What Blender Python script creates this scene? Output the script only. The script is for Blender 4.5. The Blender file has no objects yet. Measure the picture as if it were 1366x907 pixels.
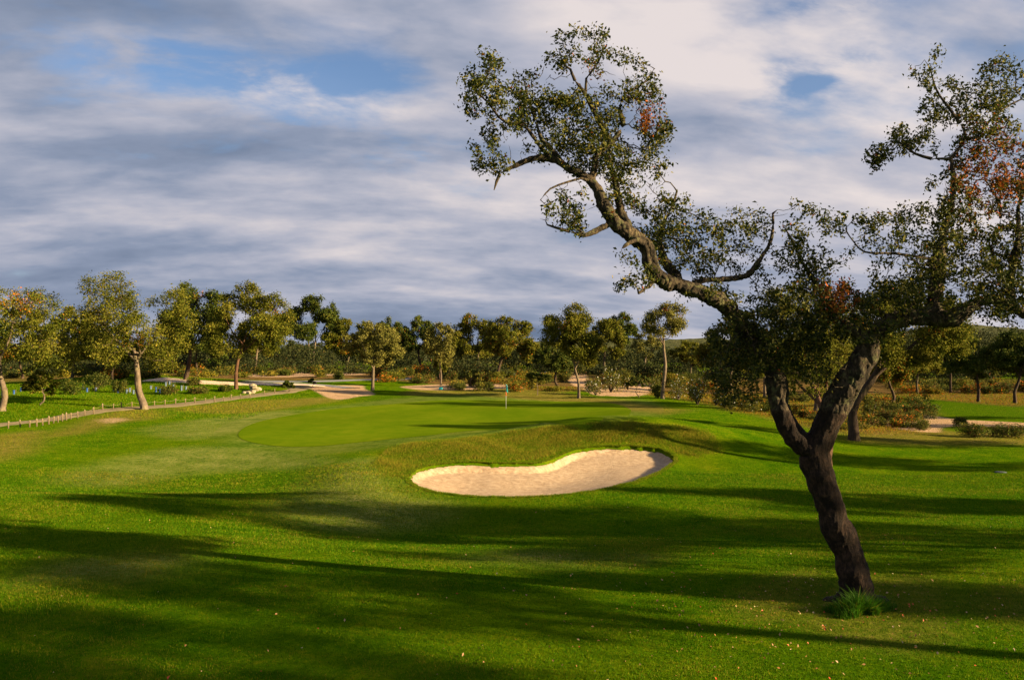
import bpy, math, random, time
import numpy as np
from mathutils import Vector, kdtree, noise as mn
T0 = time.time()
R = math.radians
scn = bpy.context.scene
COL = scn.collection
rng = np.random.default_rng(7)
random.seed(7)

# ------------------------------------------------------------------ camera, sky, sun, exposure
F = 1100.0; CX = 683.0; HY = 470.0; CAMZ = 3.6
cam_d = bpy.data.cameras.new('camera')
cam_d.sensor_width = 36.0
cam_d.lens = 36.0 * F / 1366.0
cam_d.shift_y = (HY - 453.5) / 1366.0
cam_d.clip_start = 0.1; cam_d.clip_end = 20000
cam = bpy.data.objects.new('camera', cam_d); COL.objects.link(cam)
cam.location = (0, 0, CAMZ); cam.rotation_euler = (R(90), 0, 0)
scn.camera = cam

SUN_AZ, SUN_EL = R(17.0), R(17.0)
SUN_STRENGTH = 5.0
SKY_STRENGTH = 0.05
EXPOSURE = 1.95
scn.view_settings.view_transform = 'Standard'
scn.view_settings.look = 'None'
scn.view_settings.gamma = 1.0
scn.view_settings.exposure = EXPOSURE
scn.render.engine = 'CYCLES'
scn.cycles.max_bounces = 6
scn.cycles.transparent_max_bounces = 8
sun_dir = Vector((math.cos(SUN_EL) * math.cos(SUN_AZ), -math.cos(SUN_EL) * math.sin(SUN_AZ), math.sin(SUN_EL)))
sd = bpy.data.lights.new('sun', 'SUN'); sd.energy = SUN_STRENGTH; sd.angle = R(0.7); sd.color = (1.0, 0.76, 0.42)
so = bpy.data.objects.new('sun', sd); COL.objects.link(so)
so.location = (60, -10, 40); so.rotation_euler = sun_dir.to_track_quat('Z', 'Y').to_euler()

def make_world():
    w = bpy.data.worlds.new('World'); scn.world = w; w.use_nodes = True
    nt = w.node_tree; N = nt.nodes; L = nt.links
    for n in list(N): N.remove(n)
    def nd(t, **kw):
        n = N.new(t)
        for k, v in kw.items(): setattr(n, k, v)
        return n
    def math_(op, a, b=None, c=None, clamp=False):
        n = nd('ShaderNodeMath', operation=op, use_clamp=clamp)
        for i, v in enumerate((a, b, c)):
            if v is None: continue
            if isinstance(v, (int, float)): n.inputs[i].default_value = v
            else: L.new(v, n.inputs[i])
        return n.outputs[0]
    def ramp(fac, stops, interp='EASE'):
        n = nd('ShaderNodeValToRGB'); cr = n.color_ramp; cr.interpolation = interp
        while len(cr.elements) < len(stops): cr.elements.new(0.5)
        for e, (p, c) in zip(cr.elements, stops):
            e.position = p; e.color = (c, c, c, 1) if isinstance(c, (int, float)) else (*c, 1)
        L.new(fac, n.inputs[0]); return n.outputs[0]
    sky = nd('ShaderNodeTexSky'); sky.sky_type = 'NISHITA'; sky.sun_disc = False
    sky.sun_elevation = SUN_EL; sky.sun_rotation = R(90) + SUN_AZ
    sky.air_density = 1.0; sky.dust_density = 0.6; sky.ozone_density = 2.0
    tc = nd('ShaderNodeTexCoord'); sp = nd('ShaderNodeSeparateXYZ'); L.new(tc.outputs['Generated'], sp.inputs[0])
    z = math_('MAXIMUM', sp.outputs[2], 0.0)
    zz = math_('ADD', z, 0.30)
    u = math_('DIVIDE', sp.outputs[0], zz); v = math_('DIVIDE', sp.outputs[1], zz)
    def plane(su, sv, ou=0, ov=0, ow=0, rot=0.0):
        c, s = math.cos(rot), math.sin(rot)
        a = math_('ADD', math_('MULTIPLY', u, su * c), math_('MULTIPLY', v, su * s))
        b = math_('ADD', math_('MULTIPLY', u, -sv * s), math_('MULTIPLY', v, sv * c))
        cb = nd('ShaderNodeCombineXYZ')
        L.new(math_('ADD', a, ou), cb.inputs[0]); L.new(math_('ADD', b, ov), cb.inputs[1]); cb.inputs[2].default_value = ow
        return cb.outputs[0]
    def noise_(vec, scale, detail, rough, dist=0.0):
        n = nd('ShaderNodeTexNoise'); n.inputs['Scale'].default_value = scale; n.inputs['Detail'].default_value = detail
        n.inputs['Roughness'].default_value = rough; n.inputs['Distortion'].default_value = dist
        L.new(vec, n.inputs['Vector']); return n.outputs['Fac']
    big = noise_(plane(1.55, 2.3, 3.1, 1.7, 0.4, 0.25), 1.0, 6.0, 0.50, 0.12)
    fine = noise_(plane(4.4, 7.5, 9.1, 4.4, 2.0, 0.2), 1.25, 7.0, 0.55, 0.15)
    lum = noise_(plane(1.5, 3.1, 5.3, 7.7, 5.0, 0.12), 1.15, 6.0, 0.50, 0.12)
    cov = math_('ADD', math_('MULTIPLY', big, 0.75), math_('MULTIPLY', fine, 0.25))
    # openings of blue sky, by direction
    def hole(px, py, r, ell=1.0, amp=0.1):
        d = Vector(((px - CX) / F, 1, (HY - py) / F)).normalized()
        right = Vector((1, -d.x / d.y, 0)).normalized(); up = right.cross(d).normalized()
        n1 = nd('ShaderNodeVectorMath', operation='DOT_PRODUCT'); L.new(tc.outputs['Generated'], n1.inputs[0]); n1.inputs[1].default_value = right
        n2 = nd('ShaderNodeVectorMath', operation='DOT_PRODUCT'); L.new(tc.outputs['Generated'], n2.inputs[0]); n2.inputs[1].default_value = up
        n3 = nd('ShaderNodeVectorMath', operation='DOT_PRODUCT'); L.new(tc.outputs['Generated'], n3.inputs[0]); n3.inputs[1].default_value = d
        front = math_('GREATER_THAN', n3.outputs['Value'], 0.0)
        a = math_('DIVIDE', math_('SUBTRACT', n1.outputs['Value'], right.dot(d)), r * ell / F)
        b = math_('DIVIDE', math_('SUBTRACT', n2.outputs['Value'], up.dot(d)), r / F)
        q = math_('ADD', math_('MULTIPLY', a, a), math_('MULTIPLY', b, b))
        g = math_('POWER', 2.718, math_('MULTIPLY', q, -1.0))
        return math_('MULTIPLY', math_('MULTIPLY', g, amp), front)
    holes = None
    for h in [(60, 120, 60, 3.0, .05), (290, 90, 34, 3.6, .12), (490, 105, 26, 3.0, .12), (410, 180, 30, 3.5, .10), (590, 215, 34, 3.5, .10), (150, 210, 30, 4, .05), (1085, 112, 10, 3.2, .12), (1035, 92, 15, 2.6, .06), (1135, 78, 13, 3.0, .07), (1010, 140, 16, 3.0, .05), (1130, 0, 14, 6, .15),
              (560, 395, 7, 9, .05), (500, 378, 6, 6, .06), (1180, 290, 16, 4, .12), (1215, 350, 20, 4, .07), (1060, 130, 60, 1.8, .035), (60, 30, 50, 2, .05)]:
        g = hole(*h); holes = g if holes is None else math_('ADD', holes, g)
    brk = noise_(plane(5.0, 8.0, 1.1, 2.4, 8.0, 0.25), 1.0, 8.0, 0.60, 0.3)
    holes = math_('MULTIPLY', holes, math_('MULTIPLY', ramp(brk, [(0.36, 0.10), (0.62, 1.0)], 'LINEAR'), 1.75))
    cov = math_('SUBTRACT', cov, holes)
    cov = math_('ADD', cov, math_('MULTIPLY', math_('SUBTRACT', 0.30, z, clamp=True), 0.6))
    mask = ramp(cov, [(0.29, 0.05), (0.50, 1.0)])
    # brightness of the cloud deck
    lights = None
    for h in [(420, 130, 26, 4.5, .20), (180, 65, 40, 3.0, .10), (300, 240, 24, 6, .10), (560, 305, 30, 6, .09), (720, 262, 30, 5, .10), (980, 60, 80, 2.5, .11), (1150, 160, 60, 2.5, .12), (960, 240, 60, 3, .04),
              (600, 392, 12, 12, .16), (330, 222, 12, 5, .08), (90, 130, 60, 3, -.06), (120, 340, 30, 8, -.04), (430, 358, 14, 14, -.08), (600, 440, 24, 14, -.13), (500, 335, 12, 8, .03), (40, 60, 80, 1.2, -.10), (800, 60, 60, 3, .04)]:
        g = hole(*h); lights = g if lights is None else math_('ADD', lights, g)
    lf = math_('ADD', math_('ADD', math_('MULTIPLY', lum, 0.72), math_('MULTIPLY', fine, 0.28)), lights)
    ccol = ramp(lf, [(0.26, (0.80, 1.06, 1.60)), (0.42, (1.42, 1.68, 2.30)), (0.53, (2.35, 2.42, 2.90)), (0.70, (4.1, 3.7, 3.65))], 'LINEAR')
    skm = nd('ShaderNodeMix', data_type='RGBA', blend_type='MULTIPLY'); skm.inputs[0].default_value = 1.0
    L.new(sky.outputs[0], skm.inputs[6]); skm.inputs[7].default_value = (0.66, 0.70, 0.80, 1)
    mx = nd('ShaderNodeMix', data_type='RGBA'); L.new(mask, mx.inputs[0]); L.new(skm.outputs[2], mx.inputs[6]); L.new(ccol, mx.inputs[7])
    bg = nd('ShaderNodeBackground'); bg.inputs['Strength'].default_value = SKY_STRENGTH
    L.new(mx.outputs[2], bg.inputs['Color'])
    out = nd('ShaderNodeOutputWorld'); L.new(bg.outputs[0], out.inputs['Surface'])
make_world()

# ------------------------------------------------------------------ terrain function
def sst(a, b, x):
    t = np.clip((x - a) / (b - a), 0, 1); return t * t * (3 - 2 * t)
def ga(x, y, cx, cy, sx, sy, rot=0.0):
    c, s = math.cos(rot), math.sin(rot)
    dx = x - cx; dy = y - cy
    a = (dx * c + dy * s) / sx; b = (-dx * s + dy * c) / sy
    return np.exp(-(a * a + b * b))
def h0(x, y):
    x = np.asarray(x, float); y = np.asarray(y, float)
    r = np.hypot(x, y)
    z = -0.60 * sst(11, 23, y) * (1 - .85 * sst(-1, -8, x) * sst(27, 20, y))
    z = z + 0.05 * np.sin(x * .35 + .6) * np.sin(y * .31 + 1.0) * sst(6, 14, r)
    z = z + 0.12 * np.sin(x * .11 + 2.1) * np.cos(y * .13 + .4) * sst(10, 30, r)
    z = z + 1.12 * ga(x, y, 4.6, 37.4, 6.0, 3.0) + 0.45 * ga(x, y, -3.0, 33.5, 4.0, 3.0)
    z = z + 0.34 * ga(x, y, -5.2, 27.0, 1.6, 4.0, 0.25) - 0.12 * ga(x, y, 7.9, 30.5, 3.0, 3.5)
    z = z - 0.30 * ga(x, y, -12, 29, 5, 5) - 0.25 * ga(x, y, -1, 19.5, 9, 2.5)
    z = z - 0.35 * ga(x, y, 14, 30, 6, 8) + 0.75 * ga(x, y, 10, 47, 7, 10) - 0.5 * sst(46, 60, y) * sst(12, 22, x)
    z = z + 0.25 * ga(x, y, -22, 33, 9, 10)
    z = z + 0.35 * ga(x, y, 0, 88, 22, 8)
    z = z + 1.70 * ga(x, y, -41, 92, 15, 13) + 0.5 * ga(x, y, -42, 66, 12, 9)
    z = z + 0.30 * ga(x, y, -28, 84, 8, 6)
    z = z + 0.9 * sst(85, 120, y) * sst(0, -25, x)
    z = z + 0.5 * sst(85, 115, y) * sst(-25, 0, x)
    z = z - 14.0 * sst(170, 1400, r)
    return z
def poly_sd(x, y, P):
    x = np.asarray(x, float); y = np.asarray(y, float)
    P = np.asarray(P, float); n = len(P)
    d = np.full(x.shape, 1e18); ins = np.zeros(x.shape, bool)
    for i in range(n):
        a = P[i]; b = P[(i + 1) % n]
        ex, ey = b - a; wx = x - a[0]; wy = y - a[1]
        t = np.clip((wx * ex + wy * ey) / (ex * ex + ey * ey + 1e-12), 0, 1)
        d = np.minimum(d, (wx - ex * t) ** 2 + (wy - ey * t) ** 2)
        c = ((a[1] > y) != (b[1] > y)) & (x < ex * (y - a[1]) / (ey + (1e-12 if ey == 0 else 0)) + a[0])
        ins ^= c
    d = np.sqrt(d)
    return np.where(ins, -d, d)
_T = np.concatenate([np.arange(5, 60, .04), np.arange(60, 400, .25), np.arange(400, 1500, 4)])
def hit(px, py, h=h0):
    dx = (px - CX) / F; dz = (HY - py) / F
    g = CAMZ + dz * _T - h(dx * _T, _T)
    k = np.where(g < 0)[0]
    i = k[0] if len(k) else len(_T) - 1
    if i == 0: i = 1
    a, b = g[i - 1], g[i]
    t = _T[i - 1] + (_T[i] - _T[i - 1]) * (a / (a - b) if a != b else 0)
    return np.array([dx * t, t, float(h(dx * t, t))])
def smooth_closed(P, n=160):
    P = np.asarray(P, float)[:, :2]; m = len(P); out = []
    per = max(2, n // m)
    for i in range(m):
        p0, p1, p2, p3 = P[i - 1], P[i], P[(i + 1) % m], P[(i + 2) % m]
        for k in range(per):
            t = k / per
            out.append(.5 * ((2 * p1) + (-p0 + p2) * t + (2 * p0 - 5 * p1 + 4 * p2 - p3) * t * t + (-p0 + 3 * p1 - 3 * p2 + p3) * t ** 3))
    return np.array(out)
def smooth_open(P, per=8):
    P = [np.asarray(p, float) for p in P]; out = []
    Q = [2 * P[0] - P[1]] + P + [2 * P[-1] - P[-2]]
    for i in range(1, len(Q) - 2):
        p0, p1, p2, p3 = Q[i - 1:i + 3]
        for k in range(per):
            t = k / per
            out.append(.5 * ((2 * p1) + (-p0 + p2) * t + (2 * p0 - 5 * p1 + 4 * p2 - p3) * t * t + (-p0 + 3 * p1 - 3 * p2 + p3) * t ** 3))
    out.append(P[-1]); return np.array(out)

BUNK_PX = [(547, 640), (553, 631), (574, 624), (619, 619.5), (680, 621), (722, 620), (745, 612), (764, 604), (790, 599.5), (835, 598), (874, 601), (891, 607),
           (899, 616), (886, 627), (854, 640), (809, 651), (764, 658), (706, 662), (648, 662), (597, 658), (564, 651)]
BUNK = smooth_closed([hit(*p) for p in BUNK_PX], 160)
_a = np.arange(len(BUNK)); BUNK = BUNK + (BUNK - BUNK.mean(0)) / np.linalg.norm(BUNK - BUNK.mean(0), axis=1)[:, None] * (.05 * np.sin(_a * 1.3) * np.sin(_a * .41 + 1) + .045 * np.sin(_a * 2.3 + .5) * np.cos(_a * .9))[:, None]
GREEN_PX = [(318, 578), (345, 592), (430, 595), (540, 584), (650, 573.5), (740, 564), (805, 558), (842, 548), (822, 539), (740, 535.5), (660, 534), (580, 534.5), (500, 541), (420, 549), (352, 561)]
GREEN = smooth_closed([hit(*p) for p in GREEN_PX], 150)
BX0, BX1 = BUNK[:, 0].min() - 1, BUNK[:, 0].max() + 1
BY0, BY1 = BUNK[:, 1].min() - 1, BUNK[:, 1].max() + 1
def bunk_sd(x, y):
    x = np.atleast_1d(np.asarray(x, float)); y = np.atleast_1d(np.asarray(y, float))
    d = np.full(x.shape, 5.0)
    m = (x > BX0 - 3) & (x < BX1 + 3) & (y > BY0 - 3) & (y < BY1 + 3)
    if m.any(): d[m] = poly_sd(x[m], y[m], BUNK)
    return d
def sand_z(x, y, d):
    back = sst(BY0 + 1, BY1 - 2, y)
    k = 1 - .72 * sst(.5, 4.5, x)
    return h0(x, y) - 0.03 - (0.07 + 0.21 * back * k) * sst(0.0, -0.25, d) - (0.05 + .28 * (1 - back)) * k * sst(-0.1, -1.8, d) - .25 * back * k * sst(-.1, -2.2, d)
def h(x, y):
    """finished grass surface (bunker carved, lip raised a little)"""
    sc = np.isscalar(x) or np.asarray(x).ndim == 0
    xa = np.atleast_1d(np.asarray(x, float)); ya = np.atleast_1d(np.asarray(y, float))
    z = h0(xa, ya); d = bunk_sd(xa, ya)
    z = z + .09 * np.exp(-(np.maximum(d, 0) / .45) ** 2) * (d > 0) * sst(BY0 + 1, BY1 - 3, ya)
    z = np.where(d < 0, np.minimum(z, sand_z(xa, ya, d) - .10 * sst(0, -.12, d)), z)
    return float(z[0]) if sc else z

# ------------------------------------------------------------------ helpers
def tag(o, label=None, cat=None, group=None, kind=None):
    if label: o['label'] = label
    if cat: o['category'] = cat
    if group: o['group'] = group
    if kind: o['kind'] = kind
    return o
def link_mesh(name, me, mat, parent=None):
    o = bpy.data.objects.new(name, me); COL.objects.link(o)
    if mat is not None and len(me.materials) == 0: me.materials.append(mat)
    if parent is not None: o.parent = parent
    return o
def np_mesh(name, V, faces, tint=None, smooth=False, tint2=None):
    """V (n,3); faces (m,k) array or list of arrays"""
    me = bpy.data.meshes.new(name)
    V = np.asarray(V, np.float32)
    fl = faces if isinstance(faces, list) else [faces]
    fl = [np.asarray(f, np.int32) for f in fl if len(f)]
    loops = np.concatenate([f.ravel() for f in fl]); tot = np.concatenate([np.full(len(f), f.shape[1], np.int32) for f in fl])
    st = np.concatenate([[0], np.cumsum(tot)[:-1]]).astype(np.int32)
    me.vertices.add(len(V)); me.vertices.foreach_set('co', V.ravel())
    me.loops.add(len(loops)); me.loops.foreach_set('vertex_index', loops)
    me.polygons.add(len(tot)); me.polygons.foreach_set('loop_start', st); me.polygons.foreach_set('loop_total', tot)
    if smooth: me.polygons.foreach_set('use_smooth', np.ones(len(tot), bool))
    me.update(calc_edges=True)
    for nm, tt in (('tint', tint), ('tint2', tint2)):
        if tt is not None:
            a = me.attributes.new(nm, 'FLOAT_COLOR', 'POINT')
            c = np.ones((len(V), 4), np.float32); c[:, :3] = tt
            a.data.foreach_set('color', c.ravel())
    return me
def empty(name, loc):
    o = bpy.data.objects.new(name, None); COL.objects.link(o); o.location = tuple(float(v) for v in loc); o.empty_display_size = .3
    return o

class NT:
    def __init__(s, name):
        s.m = bpy.data.materials.new(name); s.m.use_nodes = True; s.t = s.m.node_tree
        for n in list(s.t.nodes): s.t.nodes.remove(n)
        s.out = s.t.nodes.new('ShaderNodeOutputMaterial')
    def n(s, t, **kw):
        x = s.t.nodes.new(t)
        for k, v in kw.items(): setattr(x, k, v)
        return x
    def l(s, a, b): s.t.links.new(a, b)
    def attr(s, name, ch=None):
        a = s.n('ShaderNodeAttribute', attribute_name=name)
        if ch is None: return a.outputs['Color']
        sp = s.n('ShaderNodeSeparateColor'); s.l(a.outputs['Color'], sp.inputs[0]); return sp.outputs[ch]
    def pos(s): return s.n('ShaderNodeNewGeometry').outputs['Position']
    def noise(s, scale, detail=4, rough=.55, vec=None, dist=0, stretch=None):
        x = s.n('ShaderNodeTexNoise'); x.inputs['Scale'].default_value = scale; x.inputs['Detail'].default_value = detail
        x.inputs['Roughness'].default_value = rough; x.inputs['Distortion'].default_value = dist
        v = vec if vec is not None else s.pos()
        if stretch:
            mp = s.n('ShaderNodeMapping'); mp.inputs['Scale'].default_value = stretch; s.l(v, mp.inputs[0]); v = mp.outputs[0]
        s.l(v, x.inputs['Vector']); return x.outputs['Fac']
    def ramp(s, fac, stops, interp='LINEAR'):
        x = s.n('ShaderNodeValToRGB'); cr = x.color_ramp; cr.interpolation = interp
        while len(cr.elements) < len(stops): cr.elements.new(.5)
        for e, (p, c) in zip(cr.elements, stops):
            e.position = p; e.color = (c, c, c, 1) if isinstance(c, (int, float)) else (*c, 1)
        s.l(fac, x.inputs[0]); return x.outputs[0]
    def mix(s, fac, a, b, mode='MIX'):
        x = s.n('ShaderNodeMix', data_type='RGBA', blend_type=mode)
        for sock, v in ((x.inputs[0], fac), (x.inputs[6], a), (x.inputs[7], b)):
            if isinstance(v, (int, float)): sock.default_value = v
            elif isinstance(v, tuple): sock.default_value = (*v, 1)
            else: s.l(v, sock)
        return x.outputs[2]
    def math(s, op, a, b=None, clamp=False):
        x = s.n('ShaderNodeMath', operation=op, use_clamp=clamp)
        for i, v in enumerate((a, b)):
            if v is None: continue
            if isinstance(v, (int, float)): x.inputs[i].default_value = v
            else: s.l(v, x.inputs[i])
        return x.outputs[0]
    def bump(s, height, strength=.5, dist=.02):
        b = s.n('ShaderNodeBump'); b.inputs['Strength'].default_value = strength; b.inputs['Distance'].default_value = dist
        s.l(height, b.inputs['Height']); return b.outputs[0]
    def principled(s, col, rough=.8, spec=.3, normal=None, metal=0, surf=True):
        p = s.n('ShaderNodeBsdfPrincipled')
        if isinstance(col, tuple): p.inputs['Base Color'].default_value = (*col, 1)
        else: s.l(col, p.inputs['Base Color'])
        if isinstance(rough, (int, float)): p.inputs['Roughness'].default_value = rough
        else: s.l(rough, p.inputs['Roughness'])
        p.inputs['Specular IOR Level'].default_value = spec; p.inputs['Metallic'].default_value = metal
        if normal is not None: s.l(normal, p.inputs['Normal'])
        if surf: s.l(p.outputs[0], s.out.inputs['Surface'])
        return p.outputs[0]

# ------------------------------------------------------------------ materials
def turf_mat():
    n = NT('turf')
    dry, dirt, frost = (n.attr('tint', i) for i in range(3))
    lush, rough, scrub = (n.attr('tint2', i) for i in range(3))
    f1 = n.noise(45, 4, .7); f2 = n.noise(7, 5, .65); f3 = n.noise(.9, 5, .6); f4 = n.noise(.16, 3, .55)
    m = n.math('ADD', n.math('MULTIPLY', f1, .30), n.math('ADD', n.math('MULTIPLY', f2, .34), n.math('MULTIPLY', f3, .36)))
    g = n.ramp(m, [(.34, (.008, .034, .0006)), (.45, (.032, .090, .001)), (.54, (.066, .130, .0015)), (.66, (.17, .170, .006))])
    g = n.mix(n.ramp(f4, [(.42, 0.0), (.68, .5)]), g, (.100, .125, .002))
    gl = n.ramp(m, [(.3, (.022, .060, .001)), (.65, (.065, .120, .003))])
    g = n.mix(lush, g, gl)
    gr = n.ramp(m, [(.33, (.060, .075, .002)), (.48, (.115, .150, .003)), (.62, (.22, .20, .010))])
    g = n.mix(rough, g, gr)
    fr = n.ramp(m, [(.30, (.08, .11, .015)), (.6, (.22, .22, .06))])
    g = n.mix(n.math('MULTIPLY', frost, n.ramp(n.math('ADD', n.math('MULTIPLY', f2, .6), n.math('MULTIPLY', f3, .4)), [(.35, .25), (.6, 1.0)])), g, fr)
    dc = n.ramp(m, [(.3, (.08, .065, .012)), (.5, (.15, .12, .022)), (.66, (.26, .19, .06))])
    g = n.mix(n.math('MULTIPLY', dry, n.ramp(f2, [(.3, .3), (.6, 1.0)])), g, dc)
    sc = n.ramp(m, [(.32, (.035, .042, .010)), (.45, (.085, .065, .018)), (.55, (.13, .075, .028)), (.68, (.30, .20, .10))])
    g = n.mix(scrub, g, sc)
    so_ = n.ramp(m, [(.3, (.22, .13, .065)), (.65, (.50, .34, .21))])
    dm = n.math('MULTIPLY', n.math('SUBTRACT', n.math('ADD', dirt, n.math('MULTIPLY', f2, .9)), .85), 3.5, clamp=True)
    g = n.mix(dm, g, so_)
    bh = n.math('ADD', n.math('MULTIPLY', f1, 1.0), n.math('MULTIPLY', n.noise(14, 4, .7), 1.0))
    n.principled(g, .95, .0, n.bump(bh, .9, .05))
    return n.m
def green_mat():
    n = NT('putting_green_turf')
    f1 = n.noise(60, 3, .7); f2 = n.noise(1.2, 5, .6); f3 = n.noise(.25, 4, .6, stretch=(1, .4, 1))
    m = n.math('ADD', n.math('MULTIPLY', f1, .3), n.math('ADD', n.math('MULTIPLY', f2, .3), n.math('MULTIPLY', f3, .4)))
    g = n.ramp(m, [(.36, (.058, .108, .002)), (.5, (.086, .134, .003)), (.64, (.130, .158, .006))])
    e = n.math('ADD', n.attr('tint', 0), n.math('MULTIPLY', n.noise(.5, 5, .65), .45))
    g = n.mix(n.ramp(e, [(1.0, 0.0), (1.2, 1.0)]), g, n.ramp(m, [(.36, (.034, .090, .001)), (.64, (.105, .145, .003))]))
    n.principled(g, .95, .0, n.bump(f1, .35, .012)); return n.m
def sand_mat():
    n = NT('bunker_sand')
    f1 = n.noise(80, 3, .7); f2 = n.noise(6, 5, .6); f3 = n.noise(1.1, 4, .6)
    rk = n.noise(3.0, 4, .6, stretch=(1.0, 9.0, 1.0), dist=.4)
    rk2 = n.noise(5.0, 3, .6, stretch=(1.6, 14.0, 1.0), dist=.8)
    m = n.math('ADD', n.math('MULTIPLY', f1, .3), n.math('ADD', n.math('MULTIPLY', f2, .35), n.math('MULTIPLY', rk, .35)))
    c = n.ramp(m, [(.36, (.25, .170, .105)), (.5, (.41, .295, .195)), (.64, (.56, .44, .315))])
    b = n.bump(n.math('ADD', n.math('MULTIPLY', rk2, 1.5), n.math('ADD', f2, n.math('MULTIPLY', f1, .3))), .8, .06)
    n.principled(c, .95, .1, b); return n.m
def gravel_mat(name, c0, c1):
    n = NT(name)
    f1 = n.noise(9, 6, .7); f2 = n.noise(.6, 5, .6, dist=.6)
    m = n.math('ADD', n.math('MULTIPLY', f1, .5), n.math('MULTIPLY', f2, .5))
    n.principled(n.ramp(m, [(.34, c0), (.62, c1)]), .95, .0, n.bump(f1, .5, .03)); return n.m
def leaf_mat(name, c0, c1, c2, red=(.30, .045, .010), gloss=.42, trans=.30, spec=.35):
    """tint.r random, tint.g redness, tint.b yellowness"""
    n = NT(name)
    r = n.attr('tint', 0); g = n.attr('tint', 1); b = n.attr('tint', 2)
    c = n.ramp(r, [(0.0, c0), (.5, c1), (1.0, c2)])
    c = n.mix(b, c, n.ramp(r, [(0, (.14, .12, .010)), (1, (.29, .21, .025))]))
    c = n.mix(g, c, n.ramp(r, [(0, tuple(v * .5 for v in red)), (1, tuple(min(1, v * 1.5) for v in red))]))
    p = n.principled(c, gloss, spec, surf=False)
    t = n.n('ShaderNodeBsdfTranslucent'); n.l(c, t.inputs[0])
    ms = n.n('ShaderNodeMixShader'); ms.inputs[0].default_value = trans
    n.l(p, ms.inputs[1]); n.l(t.outputs[0], ms.inputs[2]); n.l(ms.outputs[0], n.out.inputs['Surface'])
    return n.m
def bark_mat(name, c0, c1, c2, lichen=(.15, .14, .05), scale=9, bs=.9, amt=.5):
    n = NT(name)
    tc = n.n('ShaderNodeTexCoord').outputs['Object']
    f1 = n.noise(scale * 2.4, 6, .72, tc, .4, (1, 1, .35)); f2 = n.noise(scale * .45, 5, .65, tc); vo = n.n('ShaderNodeTexVoronoi', feature='DISTANCE_TO_EDGE'); vo.inputs['Scale'].default_value = scale
    mp = n.n('ShaderNodeMapping'); mp.inputs['Scale'].default_value = (1, 1, .45); n.l(tc, mp.inputs[0]); n.l(mp.outputs[0], vo.inputs['Vector'])
    m = n.math('ADD', n.math('MULTIPLY', f1, .6), n.math('MULTIPLY', f2, .4))
    c = n.ramp(m, [(.33, c0), (.5, c1), (.66, c2)])
    c = n.mix(n.math('MULTIPLY', n.ramp(n.noise(scale * .8, 5, .7, tc), [(.52, 0.0), (.64, 1.0)]), amt), c, lichen)
    hgt = n.math('ADD', n.math('MULTIPLY', f1, 1.0), n.math('MULTIPLY', n.math('MINIMUM', vo.outputs['Distance'], .18), 3.0))
    n.principled(c, .9, .15, n.bump(hgt, bs, .03)); return n.m
def plain_mat(name, c, rough=.6, spec=.3, var=.25, scale=12, metal=0):
    n = NT(name)
    f = n.noise(scale, 5, .6, n.n('ShaderNodeTexCoord').outputs['Object'])
    col = n.ramp(f, [(.3, tuple(v * (1 - var) for v in c)), (.7, tuple(min(1, v * (1 + var)) for v in c))])
    n.principled(col, rough, spec, n.bump(f, .3, .01), metal); return n.m

M = {}
M['turf'] = turf_mat(); M['green'] = green_mat(); M['sand'] = sand_mat()
M['gravel'] = gravel_mat('path_gravel', (.12, .10, .055), (.25, .20, .12))
M['dirt_road'] = gravel_mat('dirt_road', (.40, .28, .19), (.72, .55, .42))
M['asphalt'] = gravel_mat('worn_asphalt', (.10, .10, .11), (.24, .23, .23))
M['grass_blade'] = leaf_mat('grass_blade', (.006, .044, .0006), (.040, .120, .0015), (.15, .190, .005), gloss=.7, trans=.35, spec=.03)
M['oak_leaf'] = leaf_mat('oak_leaf', (.014, .026, .005), (.048, .060, .008), (.145, .130, .022), red=(.26, .060, .010), gloss=.55, trans=.28, spec=.12)
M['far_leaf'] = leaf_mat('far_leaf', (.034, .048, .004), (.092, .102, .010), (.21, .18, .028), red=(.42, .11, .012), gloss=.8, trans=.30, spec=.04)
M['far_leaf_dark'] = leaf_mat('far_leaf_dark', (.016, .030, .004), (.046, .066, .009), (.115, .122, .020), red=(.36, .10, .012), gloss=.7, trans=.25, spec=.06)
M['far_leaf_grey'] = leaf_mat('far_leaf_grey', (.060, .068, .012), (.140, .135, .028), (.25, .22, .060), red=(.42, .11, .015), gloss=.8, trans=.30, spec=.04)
M['shrub_leaf'] = leaf_mat('shrub_leaf', (.025, .04, .006), (.060, .078, .012), (.14, .13, .02), red=(.13, .060, .022), gloss=.7, trans=.3, spec=.1)
M['wood_leaf'] = leaf_mat('wood_leaf', (.010, .017, .005), (.024, .032, .009), (.050, .052, .016), red=(.2, .07, .02), gloss=.8, trans=.2, spec=.08)
M['bark_near'] = None
M['bark_twig'] = bark_mat('twig_bark', (.020, .015, .010), (.050, .038, .025), (.11, .085, .055), scale=14, amt=.25)
M['bark_far'] = bark_mat('cork_oak_bark', (.025, .019, .012), (.065, .05, .032), (.14, .11, .065), scale=2.5)
M['bark_pale'] = bark_mat('pale_bark', (.045, .033, .022), (.11, .082, .058), (.20, .155, .105), lichen=(.17, .15, .065), scale=2.5)
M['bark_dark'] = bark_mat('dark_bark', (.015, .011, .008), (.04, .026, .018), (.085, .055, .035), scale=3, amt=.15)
M['bark_red'] = bark_mat('stripped_bark', (.035, .016, .009), (.08, .040, .024), (.15, .085, .052), scale=2.5, amt=.15)
M['petal'] = plain_mat('white_petal', (.5, .5, .46), .5, var=.05)
M['post'] = plain_mat('post_wood', (.15, .11, .06), .8, var=.3)
M['rope'] = plain_mat('rope', (.22, .17, .09), .9)
M['white'] = plain_mat('white_paint', (.38, .38, .34), .45, var=.08)
M['teal'] = plain_mat('teal_cloth', (.03, .50, .50), .6, var=.08)
M['redpaint'] = plain_mat('red_paint', (.60, .10, .04), .5, var=.1)
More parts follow.
